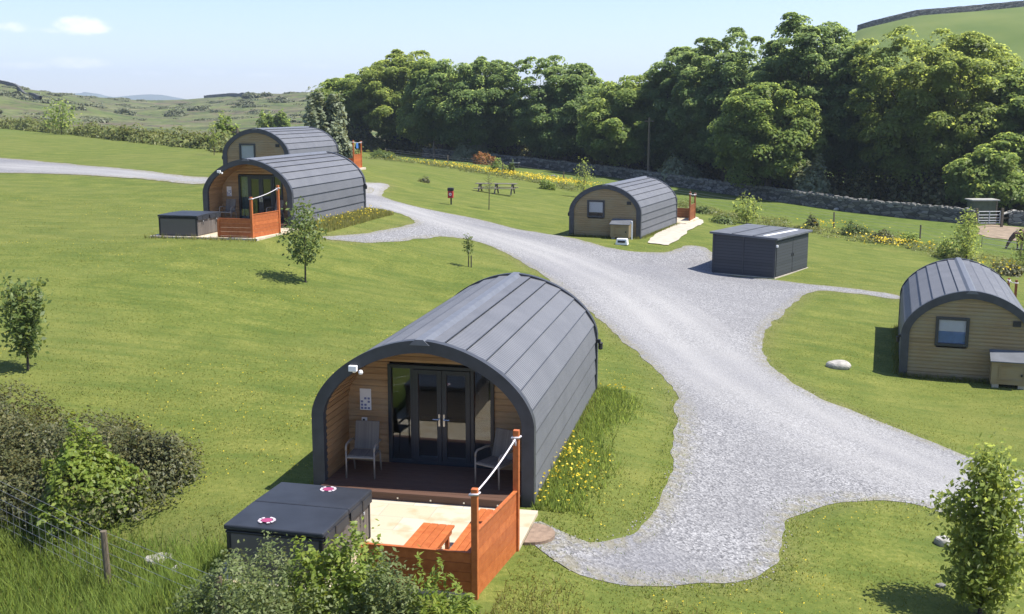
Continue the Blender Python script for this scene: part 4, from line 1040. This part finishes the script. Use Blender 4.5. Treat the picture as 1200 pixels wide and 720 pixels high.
sapling(251,182,143,14,'lf_ash','small slender tree left of the overlapping pods by the hedgerow',.3,'open',.10,200,61)
sapling(1204,318,262,36,'lf_ash','pale green young tree cut off by the right edge beside the horse',.05,'oval',.085,700,62)
sapling(92,0,128,50,'lf_ash','faint pale tree far beyond the left field hedgerow',.1,'oval',.35,300,66,Y=240,group='far small trees') if False else None
def bush(px,py,w,h,mat,label,leaf=.06,dens=140,seed=0,group='small bushes',name='small_bush',Y=None):
    if Y is None: q=gp(px,py); x,y=q[0],q[1]
    else: y=Y; x=(px-600)/F*Y
    z=tz(x,y); mound(name,label,'bush',[(x,y,z,w,w*.8,h),(x+w*.5,y+.1,z,w*.6,w*.6,h*.75)],mat,leaf,dens,.55,seed,group)
bush(497,214,.40,.42,'lf_dark','tiny dark shrub alone on the grass near the red bin',.05,200,71)
bush(1000,276,.85,.95,'lf_sap','dark green bush in the flower bank right of the shed',.08,110,72)
bush(1033,284,.7,.8,'lf_dark','dark bush among the yellow flowers left of the right edge pod',.08,110,73)
bush(951,270,.5,1.0,'lf_dark','upright dark bush just behind the shed roof corner',.08,120,74)
bush(1064,287,.7,.8,'lf_mid','green bush in the bank behind the yellow flowers',.08,110,75)
bush(566,193,1.5,1.2,'orange_fl','orange flowering bush on the flower bank above the picnic table',.11,80,76,name='orange_shrub')
bush(583,203,.9,1.3,'lf_mid','green bush just right of the orange flowering one',.11,80,77)
bush(599,206,.4,1.3,'lf_sap','narrow dark green bush behind the end of the picnic table',.09,100,78)
bush(640,222,.7,.8,'lf_mid','green bush in the bank right of the picnic table',.09,100,79)
bush(845,262,.9,.5,'lf_sap','low green bush on the bank left of the drooping tree',.09,100,80)
bush(820,250,.9,.5,'lf_sap','low green bush behind the brownish timber screen',.09,100,81)
bush(447,187,1.2,1.0,'lf_sap','green bush right beside the distant orange screen',.1,90,82)
bush(384,0,1.6,5.2,'lf_grey','pale silvery willow rising behind the rear overlapping pod',.22,60,83,name='willow_bush',Y=92)
bush(397,0,1.1,3.0,'lf_grey','lower silvery willow shoot beside the distant orange screen',.18,60,84,name='willow_bush',Y=90)
bush(325,0,2.6,4.5,'lf_mid','round green bush on the valley floor behind the rear pod roof',.3,35,85,Y=190)
bush(268,0,1.6,2.6,'lf_mid','dark rounded bush just left of the rear overlapping pod',.22,45,86,Y=120)
bush(793,0,2.2,2.8,'lf_grey','pale grey elder bush under the trees behind the stone wall',.2,40,87,name='elder_bush',Y=119)
bush(950,0,1.6,3.4,'lf_grey','pale grey elder bush under the tallest dark sycamore',.2,40,88,name='elder_bush',Y=101)
bush(640,0,2.6,2.6,'lf_dark','dark bush behind the stone wall under the round crowned tree',.22,40,89,Y=139)
bush(550,0,2.2,3.2,'lf_grey','greyish bush behind the wall under the dense dark sycamore',.22,40,90,Y=141)
bush(1185,283,.5,.5,'lf_dark','low dark bush in the paddock below the grazing horse',.08,110,91) if False else None
bush(1178,322,.9,.6,'lf_dark','low dark bush on the bank behind the right edge pod roof',.08,110,92)
# dots of gorse on the moor
G=[('dark gorse clump below the crest near the left hill wall',62,.45,2.6),('dark gorse bush high on the middle of the moor',173,.72,3.0),('small dark gorse bush left of the moor middle',150,.55,2.2),('dark gorse bush beside the moor wall end',302,.70,6.5),('second dark gorse clump near the moor wall end',292,.5,4.0),
   ('brownish gorse patch low on the moor, left part',148,.36,4.2),('low dark gorse patch just over the hedgerow',205,.34,5),('dark gorse bush on the moor right of the lone field tree',98,.35,2.4),('low gorse patch at the far left moor edge',8,.5,3.2),('small gorse bush on the left moor slope',25,.62,2.2),('gorse clump on the moor above the rear pod',335,.55,5.0),('low gorse patch on the moor left of the rear pod',240,.4,4),('small gorse bush at the moor middle height',196,.6,2.4)]
for i,(lb,px,f,w) in enumerate(G):
    x,y=hillpt(px,f); z=tz(x,y); rr=np.random.default_rng(500+i); mound('gorse_bush',lb,'bush',[(x+rr.normal(0,w*.5),y+rr.normal(0,w*.6),z-.2,w*rr.uniform(.3,.6),w*.5,w*rr.uniform(.18,.36)) for _ in range(5)],'lf_gorse',.38,20,.6,100+i,'gorse on the moor')
ms=[]; r_=np.random.default_rng(77)
for i in range(170):
    x,y=hillpt(r_.uniform(-30,420),r_.uniform(.18,.97)); w_=r_.uniform(.8,3.2); ms.append((x,y,tz(x,y)-.15,w_*1.5,w_,w_*r_.uniform(.16,.34)))
mound('moor_scrub','','',ms,'lf_gorse',.36,9,.6,140,kind='stuff')
# undergrowth behind the wall, one mass
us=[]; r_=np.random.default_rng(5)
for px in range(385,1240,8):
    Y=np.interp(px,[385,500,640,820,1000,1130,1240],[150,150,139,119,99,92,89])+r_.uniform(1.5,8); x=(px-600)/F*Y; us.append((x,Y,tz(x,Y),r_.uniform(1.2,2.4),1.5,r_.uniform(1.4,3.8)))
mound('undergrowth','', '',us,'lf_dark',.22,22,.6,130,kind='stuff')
# hedgerow at the far side of the left field
hs=[]; HP=gxy([(-240,141),(-60,148),(0,150.5),(80,158),(160,167),(250,177),(330,186),(400,190)])
sH=np.r_[0,np.cumsum(np.hypot(*np.diff(HP,axis=0).T))]
for s in np.arange(0,sH[-1],1.5):
    x=np.interp(s,sH,HP[:,0]); y=np.interp(s,sH,HP[:,1])+r_.uniform(.5,4); hs.append((x,y,tz(x,y),r_.uniform(1.2,2.2),r_.uniform(.9,1.6),r_.uniform(.7,1.7)))
sp0=hs
t=mound('hedgerow','long rough hedgerow along the far edge of the left field','hedge',hs,'hedgerow',.20,17,.5,131)
# bank growth (tall herbs) along the wire fence and flowers
bs=[]
sF=np.r_[0,np.cumsum(np.hypot(*np.diff(FENCE,axis=0).T))]
def bankpt(s,off):
    x=np.interp(s,sF,FENCE[:,0]); y=np.interp(s,sF,FENCE[:,1]); a=np.interp(s+.5,sF,FENCE[:,0])-np.interp(s-.5,sF,FENCE[:,0]); b=np.interp(s+.5,sF,FENCE[:,1])-np.interp(s-.5,sF,FENCE[:,1]); L=math.hypot(a,b)+1e-9
    return x+b/L*off,y-a/L*off
for s in np.arange(1,sF[-1]-1,.8):
    for k in range(2):
        x,y=bankpt(s,r_.uniform(.6,5.5 if s<60 else 4.5)); bs.append((x,y,tz(x,y)-.05,r_.uniform(.5,1.1),r_.uniform(.4,.8),r_.uniform(.18,.5)))
mound('bank_herbs','','',bs,'hedgerow',.085,45,.35,132,kind='stuff')
# yellow flowers: clustered small petals
def petals(name,pts,h,size,seed,mat='yellow'):
    r=np.random.default_rng(seed); P=np.array(pts); z=T(P[:,0],P[:,1])+h*r.uniform(.6,1.2,len(P)); Q=np.c_[P,z]
    o=obj(name,leaves(Q,r.normal(size=(len(Q),3))*.5+np.array([0,0,1]),size*r.uniform(.6,1.3,len(Q)),.9,r),M[mat],kind='stuff'); return o
fl=[]
for px,py,n,sx,sy in ((540,198,90,1.5,.9),(558,202,170,1.6,.9),(585,206,130,1.6,.8),(625,211,330,2.0,.8),(650,216,360,1.8,.8),(672,219,240,1.6,.8),(480,192,50,2.5,1),(510,196,60,2,1),(1047,289,150,1.2,.7),(1064,292,60,1.6,.9),(968,268,60,.9,.5),(985,274,25,1.6,.8),(1172,318,30,1,.6),(1190,325,30,1,.6)):
    q=gp(px,py); fl.append(np.c_[r_.normal(q[0],sx,n),r_.normal(q[1],sy*1.6,n)])
petals('yellow_flowers',np.concatenate(fl),.5,.075,133)
# far left field edge: pale yellow haze of flowers
q=gp(150,160); 0 and petals('hedgerow_flowers',np.c_[r_.normal(q[0],9,260),r_.normal(q[1]+5,3,260)],1.9,.14,134)

# grass -----------------------------------------------------------
def pod_mask(x,y,mg=.02):
    bad=np.zeros(x.shape,bool)
    for k in POD:
        X0,Y0,_,a,L=POD[k]; dx,dy=x-X0,y-Y0; lx=dx*math.cos(a)-dy*math.sin(a); ly=dx*math.sin(a)+dy*math.cos(a)
        bad|=(np.abs(lx)<2.08+mg)&(ly>-.06)&(ly<L+.06)
        if k<=2: bad|=(lx>-2.17)&(lx<2.28)&(ly>-4.33)&(ly<=0)
        else: bad|=(np.abs(lx)<2.6)&(ly>=L)&(ly<L+4.3)
    return bad
def blades(name,P,hmin,hmax,w,mat,seed,lean=.35):
    r=np.random.default_rng(seed); n=len(P); z=T(P[:,0],P[:,1])-.01; h=r.uniform(hmin,hmax,n)
    a=r.uniform(0,2*PI,n); d=np.c_[np.cos(a),np.sin(a)]*(w*r.uniform(.6,1.3,n))[:,None]; b=r.uniform(0,2*PI,n); ln=(h*lean*r.uniform(.2,1.3,n)); e=np.c_[np.cos(b),np.sin(b)]*ln[:,None]
    A=np.c_[P-d,z];B=np.c_[P+d,z];C=np.c_[P+e,z+h]
    return obj(name,(np.stack([A,B,C],1).reshape(-1,3),np.arange(3*n).reshape(n,3)),M[mat],kind='stuff')
def scatter(n,y0,y1,seed,pw=2.0):
    r=np.random.default_rng(seed); u=r.random(n); y=(y0**(2-pw)+u*(y1**(2-pw)-y0**(2-pw)))**(1/(2-pw)) if pw!=2 else y0*(y1/y0)**u
    x=r.uniform(-.50,.50,n)*y; return x,y
x,y=scatter(330000,13.0,62,201,2.0); ok=(road_sd(x,y)<-.02+nz(x,y)*-1)&~pod_mask(x,y)
x,y=x[ok],y[ok]; cl=vnoise(x*2.1,y*2.1,9)+vnoise(x*.7,y*.7,10); keep=np.random.default_rng(3).random(len(x))<np.clip(.62+.35*cl,.12,1)
blades('lawn_grass',np.c_[x,y][keep],.018,.050,.014,'grass',202,.7)
# rough edge along the gravel
x,y=scatter(420000,13,60,203,2.0); sd=road_sd(x,y); ok=(sd>-.35)&(sd<.45)&~pod_mask(x,y)&(np.random.default_rng(8).random(len(x))<np.where(sd>.08,.12,np.where(sd>0,.4,.7))*np.clip(.6+.5*vnoise(x*2.5,y*2.5,14),0,1)); blades('verge_grass',np.c_[x,y][ok],.02,.075,.012,'bank',204,.6)
x,y=scatter(60000,13.5,45,221,2.0); sd=road_sd(x,y); r=np.random.default_rng(222); ok=(sd>-.12)&(sd<.6)&~pod_mask(x,y)&(r.random(len(x))<.4); x,y=x[ok],y[ok]
n=len(x); sz=r.uniform(.008,.024,n); z=T(x,y)+sz*.4+.012; base=np.array([[1,0,0],[-.5,.87,0],[-.5,-.87,0],[0,0,.9]]); a=r.uniform(0,6.3,n); ca,sa=np.cos(a),np.sin(a)
V=np.stack([np.c_[x+sz*(b[0]*ca-b[1]*sa),y+sz*(b[0]*sa+b[1]*ca),z+sz*(b[2]-.3)] for b in base],1).reshape(-1,3); i4=np.arange(n)[:,None]*4
obj('loose_gravel',(V,np.concatenate([i4+np.array([[0,1,3]]),i4+np.array([[1,2,3]]),i4+np.array([[2,0,3]])])),m_plain('loose_stone',(.22,.215,.21),.9,.35,40),kind='stuff')
# long grass: bank right of the near pod, lower left corner, by the pods' walls
P=[]; r=np.random.default_rng(11)
n=42000; lx=r.uniform(2.08,4.2,n); ly=r.uniform(-.2,8.8,n); k=r.random(n)<np.clip(1.1-(lx-2.1)/1.15+.3*vnoise(lx*2,ly*1.3,61),.0,1); lx,ly=lx[k],ly[k]
bx,by=np.array([podw(1,a,b) for a,b in zip(lx,ly)]).T; k=road_sd(bx,by)<-.25; P.append(np.c_[bx,by][k])
blades('bank_grass',P[0][r.random(len(P[0]))<.7],.05,.21,.012,'bank',205,.55)
petals('buttercups',P[0][r.random(len(P[0]))<.05*np.clip(vnoise(P[0][:,0]*1.6,P[0][:,1]*1.6,44)+.1,0,1)],.24,.028,206)
PF=[]
for k_,ll in ((2,6.5),):
    lx=r.uniform(2.1,3.6,9000); ly=r.uniform(.2,9,9000); q=np.array([podw(k_,a,b) for a,b in zip(lx,ly)]); PF.append(q[road_sd(q[:,0],q[:,1])<-.1])
lx=r.uniform(-2.4,2.6,260); ly=-4.4-np.abs(r.normal(0,.15,260)); PF.append(np.array([podw(2,a,b) for a,b in zip(lx,ly)]))
blades('pod_edge_grass',np.concatenate(PF),.08,.28,.016,'tall',207)
petals('pod_edge_flowers',PF[0][r.random(len(PF[0]))<.02],.26,.035,208)
n=60000; px=r.uniform(-11,-2.6,n); py=r.uniform(13.2,20.5,n); lim=np.interp(px,[-11,-7.5,-5,-2.6],[19.6,18.6,17.2,15.0]); k=(py<lim+r.normal(0,.3,n))&~pod_mask(px,py); blades('long_grass',np.c_[px,py][k],.12,.44,.011,'bank',209,.6)
n=26000; px=r.uniform(-1.2,8.2,n); py=r.uniform(12.8,16.2,n); k=(road_sd(px,py)<-.15)&~pod_mask(px,py)&(r.random(n)<np.clip(1.2-(py-12.8)/3.0+.2*np.sin(px*3),0,1)); blades('front_grass',np.c_[px,py][k],.06,.16,.011,'tall',210,.6)
# scattered lawn flowers
x,y=scatter(9000,14,60,211); k=(road_sd(x,y)<-.3)&~pod_mask(x,y)&(vnoise(x*.6,y*.6,21)>.25); petals('lawn_flowers',np.c_[x,y][k],.05,.016,212)
# grass tufts at the wall feet of pods
PT_=[]
for k_ in POD:
    L=POD[k_][4]; n=1400; s=r.integers(0,2,n)*2-1; lx=s*(2.1+np.abs(r.normal(0,.10,n))); ly=r.uniform(.1,L+.2,n); PT_+= [podw(k_,a,b) for a,b in zip(lx,ly)]
    n=900
    if k_>2: lx=r.uniform(-2.1,2.1,n); ly=-.1-np.abs(r.normal(0,.12,n)); PT_+= [podw(k_,a,b) for a,b in zip(lx,ly)]
blades('pod_foot_grass',np.array(PT_),.06,.24,.014,'grass',213)

# ------------------------------------------------------------------ horse
def horse(px,py):
    q=gp(px,py); me=bpy.data.meshes.new('horse'); 
    V=[((0,0,1.12),.30),((.45,0,1.16),.30),((.85,0,1.18),.27),((-.35,0,1.16),.28),((-.62,0,1.05),.19),((-.88,0,.72),.13),((-1.05,0,.45),.11),((-1.12,0,.25),.085),((-1.20,0,.08),.06),
       ((-.32,.16,.82),.13),((-.34,.17,.46),.065),((-.32,.17,.10),.05),((-.36,.17,.02),.06),((-.25,-.16,.82),.13),((-.18,-.17,.46),.065),((-.20,-.17,.10),.05),((-.24,-.17,.02),.06),
       ((.90,.17,.86),.17),((.84,.18,.62),.10),((1.02,.18,.42),.065),((.98,.18,.10),.048),((.94,.18,.02),.06),((.95,-.17,.86),.17),((.92,-.18,.62),.10),((1.12,-.18,.42),.065),((1.08,-.18,.10),.048),((1.04,-.18,.02),.06)]
    E=[(0,1),(1,2),(0,3),(3,4),(4,5),(5,6),(6,7),(7,8),(3,9),(9,10),(10,11),(11,12),(3,13),(13,14),(14,15),(15,16),(2,17),(17,18),(18,19),(19,20),(20,21),(2,22),(22,23),(23,24),(24,25),(25,26)]
    me.from_pydata([v for v,_ in V],E,[]); me.materials.append(M['horse']); o=bpy.data.objects.new('horse',me); COL.objects.link(o)
    s=o.modifiers.new('Skin','SKIN'); sk=me.skin_vertices[0].data
    for i,(_,r0) in enumerate(V): sk[i].radius=(r0,r0)
    sk[0].use_root=True
    m=o.modifiers.new('Subsurf','SUBSURF'); m.levels=2; m.render_levels=2
    o.location=q; props(o,'brown horse grazing in the paddock at the right edge','horse')
    tl=MB().tube([(1.05,0,1.2),(1.16,0,1.05),(1.18,0,.6),(1.15,0,.4)],[.05,.07,.08,.03],8); obj('tail',tl,M['black'],o,smooth=True)
    mn=MB().tube([(-.45,0,1.36),(-.72,0,1.12),(-.95,0,.80),(-1.05,0,.6)],[.02,.06,.06,.03],8); obj('mane',mn,M['black'],o,smooth=True)
    for s_ in (-1,1): obj('ear',MB().tube([(-.98,s_*.06,.58),(-.93,s_*.09,.70)],[.03,.008],6),M['horse'],o)
horse(1199,293)
# towel on the rope of the distant screen
X_,Y_,z,rz=at(3,-2.4,-3.0,True); o=obj('towel',MB().strip([(-.3,.012*math.sin(i*2),0) if False else (-.22+i*.06,.02*math.sin(i*1.7),1.80) for i in range(8)],[(-.2+i*.055,.03*math.sin(i*1.7+1),1.42) for i in range(8)]),M['blue'],label='blue cloth hanging from the rope of the distant orange screen',category='cloth'); o.location=(X_,Y_,z); o.rotation_euler=(0,0,rz+PI/2)
so=o.modifiers.new('Solidify','SOLIDIFY'); so.thickness=.01

# ------------------------------------------------------------------ far hill and sky
hp=np.array([(40,122),(75,116),(88,111.5),(96,110.5),(104,110),(108,108.6),(114,109.6),(124,110.8),(133,113.2),(142,114.5),(156,113.2),(170,112),(184,111.3),(196,111.8),(206,113.5),(225,117),(260,121)])
mb=MB(); Yd=4600
top=[((p-600)/F*Yd,Yd,CH+(YH-q)/F*Yd) for p,q in hp]
mb.strip([(a*.78,b*.78,-30) for a,b,c in top],[(a*.93,b*.93,c*.55) for a,b,c in top]); mb.strip([(a*.93,b*.93,c*.55) for a,b,c in top],top); mb.strip(top,[(a*1.1,b*1.12,-30) for a,b,c in top])
obj('distant_hill',mb,m_plain('distant_hill',(.07,.09,.045),.9,.3,.004),kind='structure')

SUN_EL,SUN_AZ=60.0,-4.0     # azimuth measured from +x towards +y
sd=np.array([math.cos(R(SUN_EL))*math.cos(R(SUN_AZ)),math.cos(R(SUN_EL))*math.sin(R(SUN_AZ)),math.sin(R(SUN_EL))])
from mathutils import Vector
sl=bpy.data.lights.new('sun','SUN'); sl.energy=4.4; sl.angle=R(.53); sl.color=(1,.955,.88); so=bpy.data.objects.new('sun',sl); COL.objects.link(so)
so.rotation_euler=Vector(-sd).to_track_quat('-Z','Y').to_euler(); so.location=(20,0,40)
w=bpy.data.worlds.new('World'); sc.world=w; w.use_nodes=True; nt=w.node_tree; bg=nt.nodes['Background']
sky=nt.nodes.new('ShaderNodeTexSky'); sky.sky_type='NISHITA'; sky.sun_disc=False; sky.sun_elevation=R(SUN_EL); sky.sun_rotation=R(90-SUN_AZ); sky.altitude=100; sky.air_density=1.0; sky.dust_density=.35; sky.ozone_density=2.5
tc=nt.nodes.new('ShaderNodeTexCoord')
def wn(ty,**kw):
    q=nt.nodes.new(ty)
    for k,v in kw.items():
        if k in q.inputs: q.inputs[k].default_value=v
        else: setattr(q,k,v)
    return q
nrmv=wn('ShaderNodeVectorMath',operation='NORMALIZE'); nt.links.new(tc.outputs['Generated'],nrmv.inputs[0])
acc=None
for px,py,w_,h_,amp in ((95,30,27,11,1.0),(108,33,20,7,1.0),(12,32,22,7,.62),(60,36,40,5,.4),(90,74,40,8,.62),(25,77,38,6,.5),(178,86,34,5,.42),(240,85,38,6,.42),(372,78,26,5,.42),(310,88,40,5,.36)):
    d=ray(px,py); d=d/np.linalg.norm(d); k_=1/F
    sb=wn('ShaderNodeVectorMath',operation='SUBTRACT'); nt.links.new(nrmv.outputs[0],sb.inputs[0]); sb.inputs[1].default_value=tuple(d)
    ml=wn('ShaderNodeVectorMath',operation='MULTIPLY'); nt.links.new(sb.outputs[0],ml.inputs[0]); ml.inputs[1].default_value=(1/(w_*k_),2.0,1/(h_*k_))
    ln=wn('ShaderNodeVectorMath',operation='LENGTH'); nt.links.new(ml.outputs[0],ln.inputs[0])
    mr=wn('ShaderNodeMapRange',interpolation_type='SMOOTHSTEP'); nt.links.new(ln.outputs['Value'],mr.inputs['Value']); mr.inputs['From Min'].default_value=1.5; mr.inputs['From Max'].default_value=.1; mr.inputs['To Max'].default_value=amp
    if acc is None: acc=mr.outputs[0]
    else:
        m_=wn('ShaderNodeMath',operation='MAXIMUM'); nt.links.new(acc,m_.inputs[0]); nt.links.new(mr.outputs[0],m_.inputs[1]); acc=m_.outputs[0]
cn=wn('ShaderNodeTexNoise'); mp=wn('ShaderNodeMapping'); mp.inputs['Scale'].default_value=(70,70,150); nt.links.new(nrmv.outputs[0],mp.inputs[0]); nt.links.new(mp.outputs[0],cn.inputs['Vector']); cn.inputs['Scale'].default_value=1; cn.inputs['Detail'].default_value=6; cn.inputs['Roughness'].default_value=.6
ad=wn('ShaderNodeMath',operation='MULTIPLY'); nt.links.new(acc,ad.inputs[0]); nt.links.new(cn.outputs['Fac'],ad.inputs[1])
cl=wn('ShaderNodeMapRange',interpolation_type='SMOOTHSTEP'); nt.links.new(ad.outputs[0],cl.inputs['Value']); cl.inputs['From Min'].default_value=.10; cl.inputs['From Max'].default_value=.42; cl.inputs['To Max'].default_value=.95
tint=wn('ShaderNodeMix',data_type='RGBA',blend_type='MULTIPLY'); tint.inputs[0].default_value=1; nt.links.new(sky.outputs[0],tint.inputs[6]); tint.inputs[7].default_value=(.845,.82,.935,1)
mx=nt.nodes.new('ShaderNodeMix'); mx.data_type='RGBA'
nt.links.new(cl.outputs[0],mx.inputs[0]); nt.links.new(tint.outputs[2],mx.inputs[6]); mx.inputs[7].default_value=(6.2,6.3,6.5,1)
nt.links.new(mx.outputs[2],bg.inputs['Color']); bg.inputs['Strength'].default_value=.112
# haze
HAZE=.00022
if HAZE:
    hz=MB().box(-2900,2900,-70,5400,-40,190); hm=bpy.data.materials.new('haze'); hm.use_nodes=True; ht=hm.node_tree
    ht.nodes.remove(ht.nodes['Principled BSDF']); pv=ht.nodes.new('ShaderNodeVolumePrincipled'); pv.inputs['Density'].default_value=HAZE; pv.inputs['Color'].default_value=(.74,.86,1,1); pv.inputs['Anisotropy'].default_value=.2
    ht.links.new(pv.outputs[0],ht.nodes['Material Output'].inputs['Volume'])
    obj('haze',hz,hm,kind='stuff')
vs=sc.view_settings; vs.view_transform='Standard'; vs.look='None'; vs.gamma=1; vs.exposure=1.0; vs.use_curve_mapping=False
cy=sc.cycles; cy.use_denoising=True; cy.use_adaptive_sampling=False; cy.denoising_input_passes='RGB_ALBEDO_NORMAL'; cy.denoising_prefilter='ACCURATE'; cy.volume_step_rate=1; cy.max_bounces=12; cy.transparent_max_bounces=12; cy.volume_bounces=0; cy.diffuse_bounces=6; cy.glossy_bounces=3; cy.transmission_bounces=8
cy.sample_clamp_indirect=6
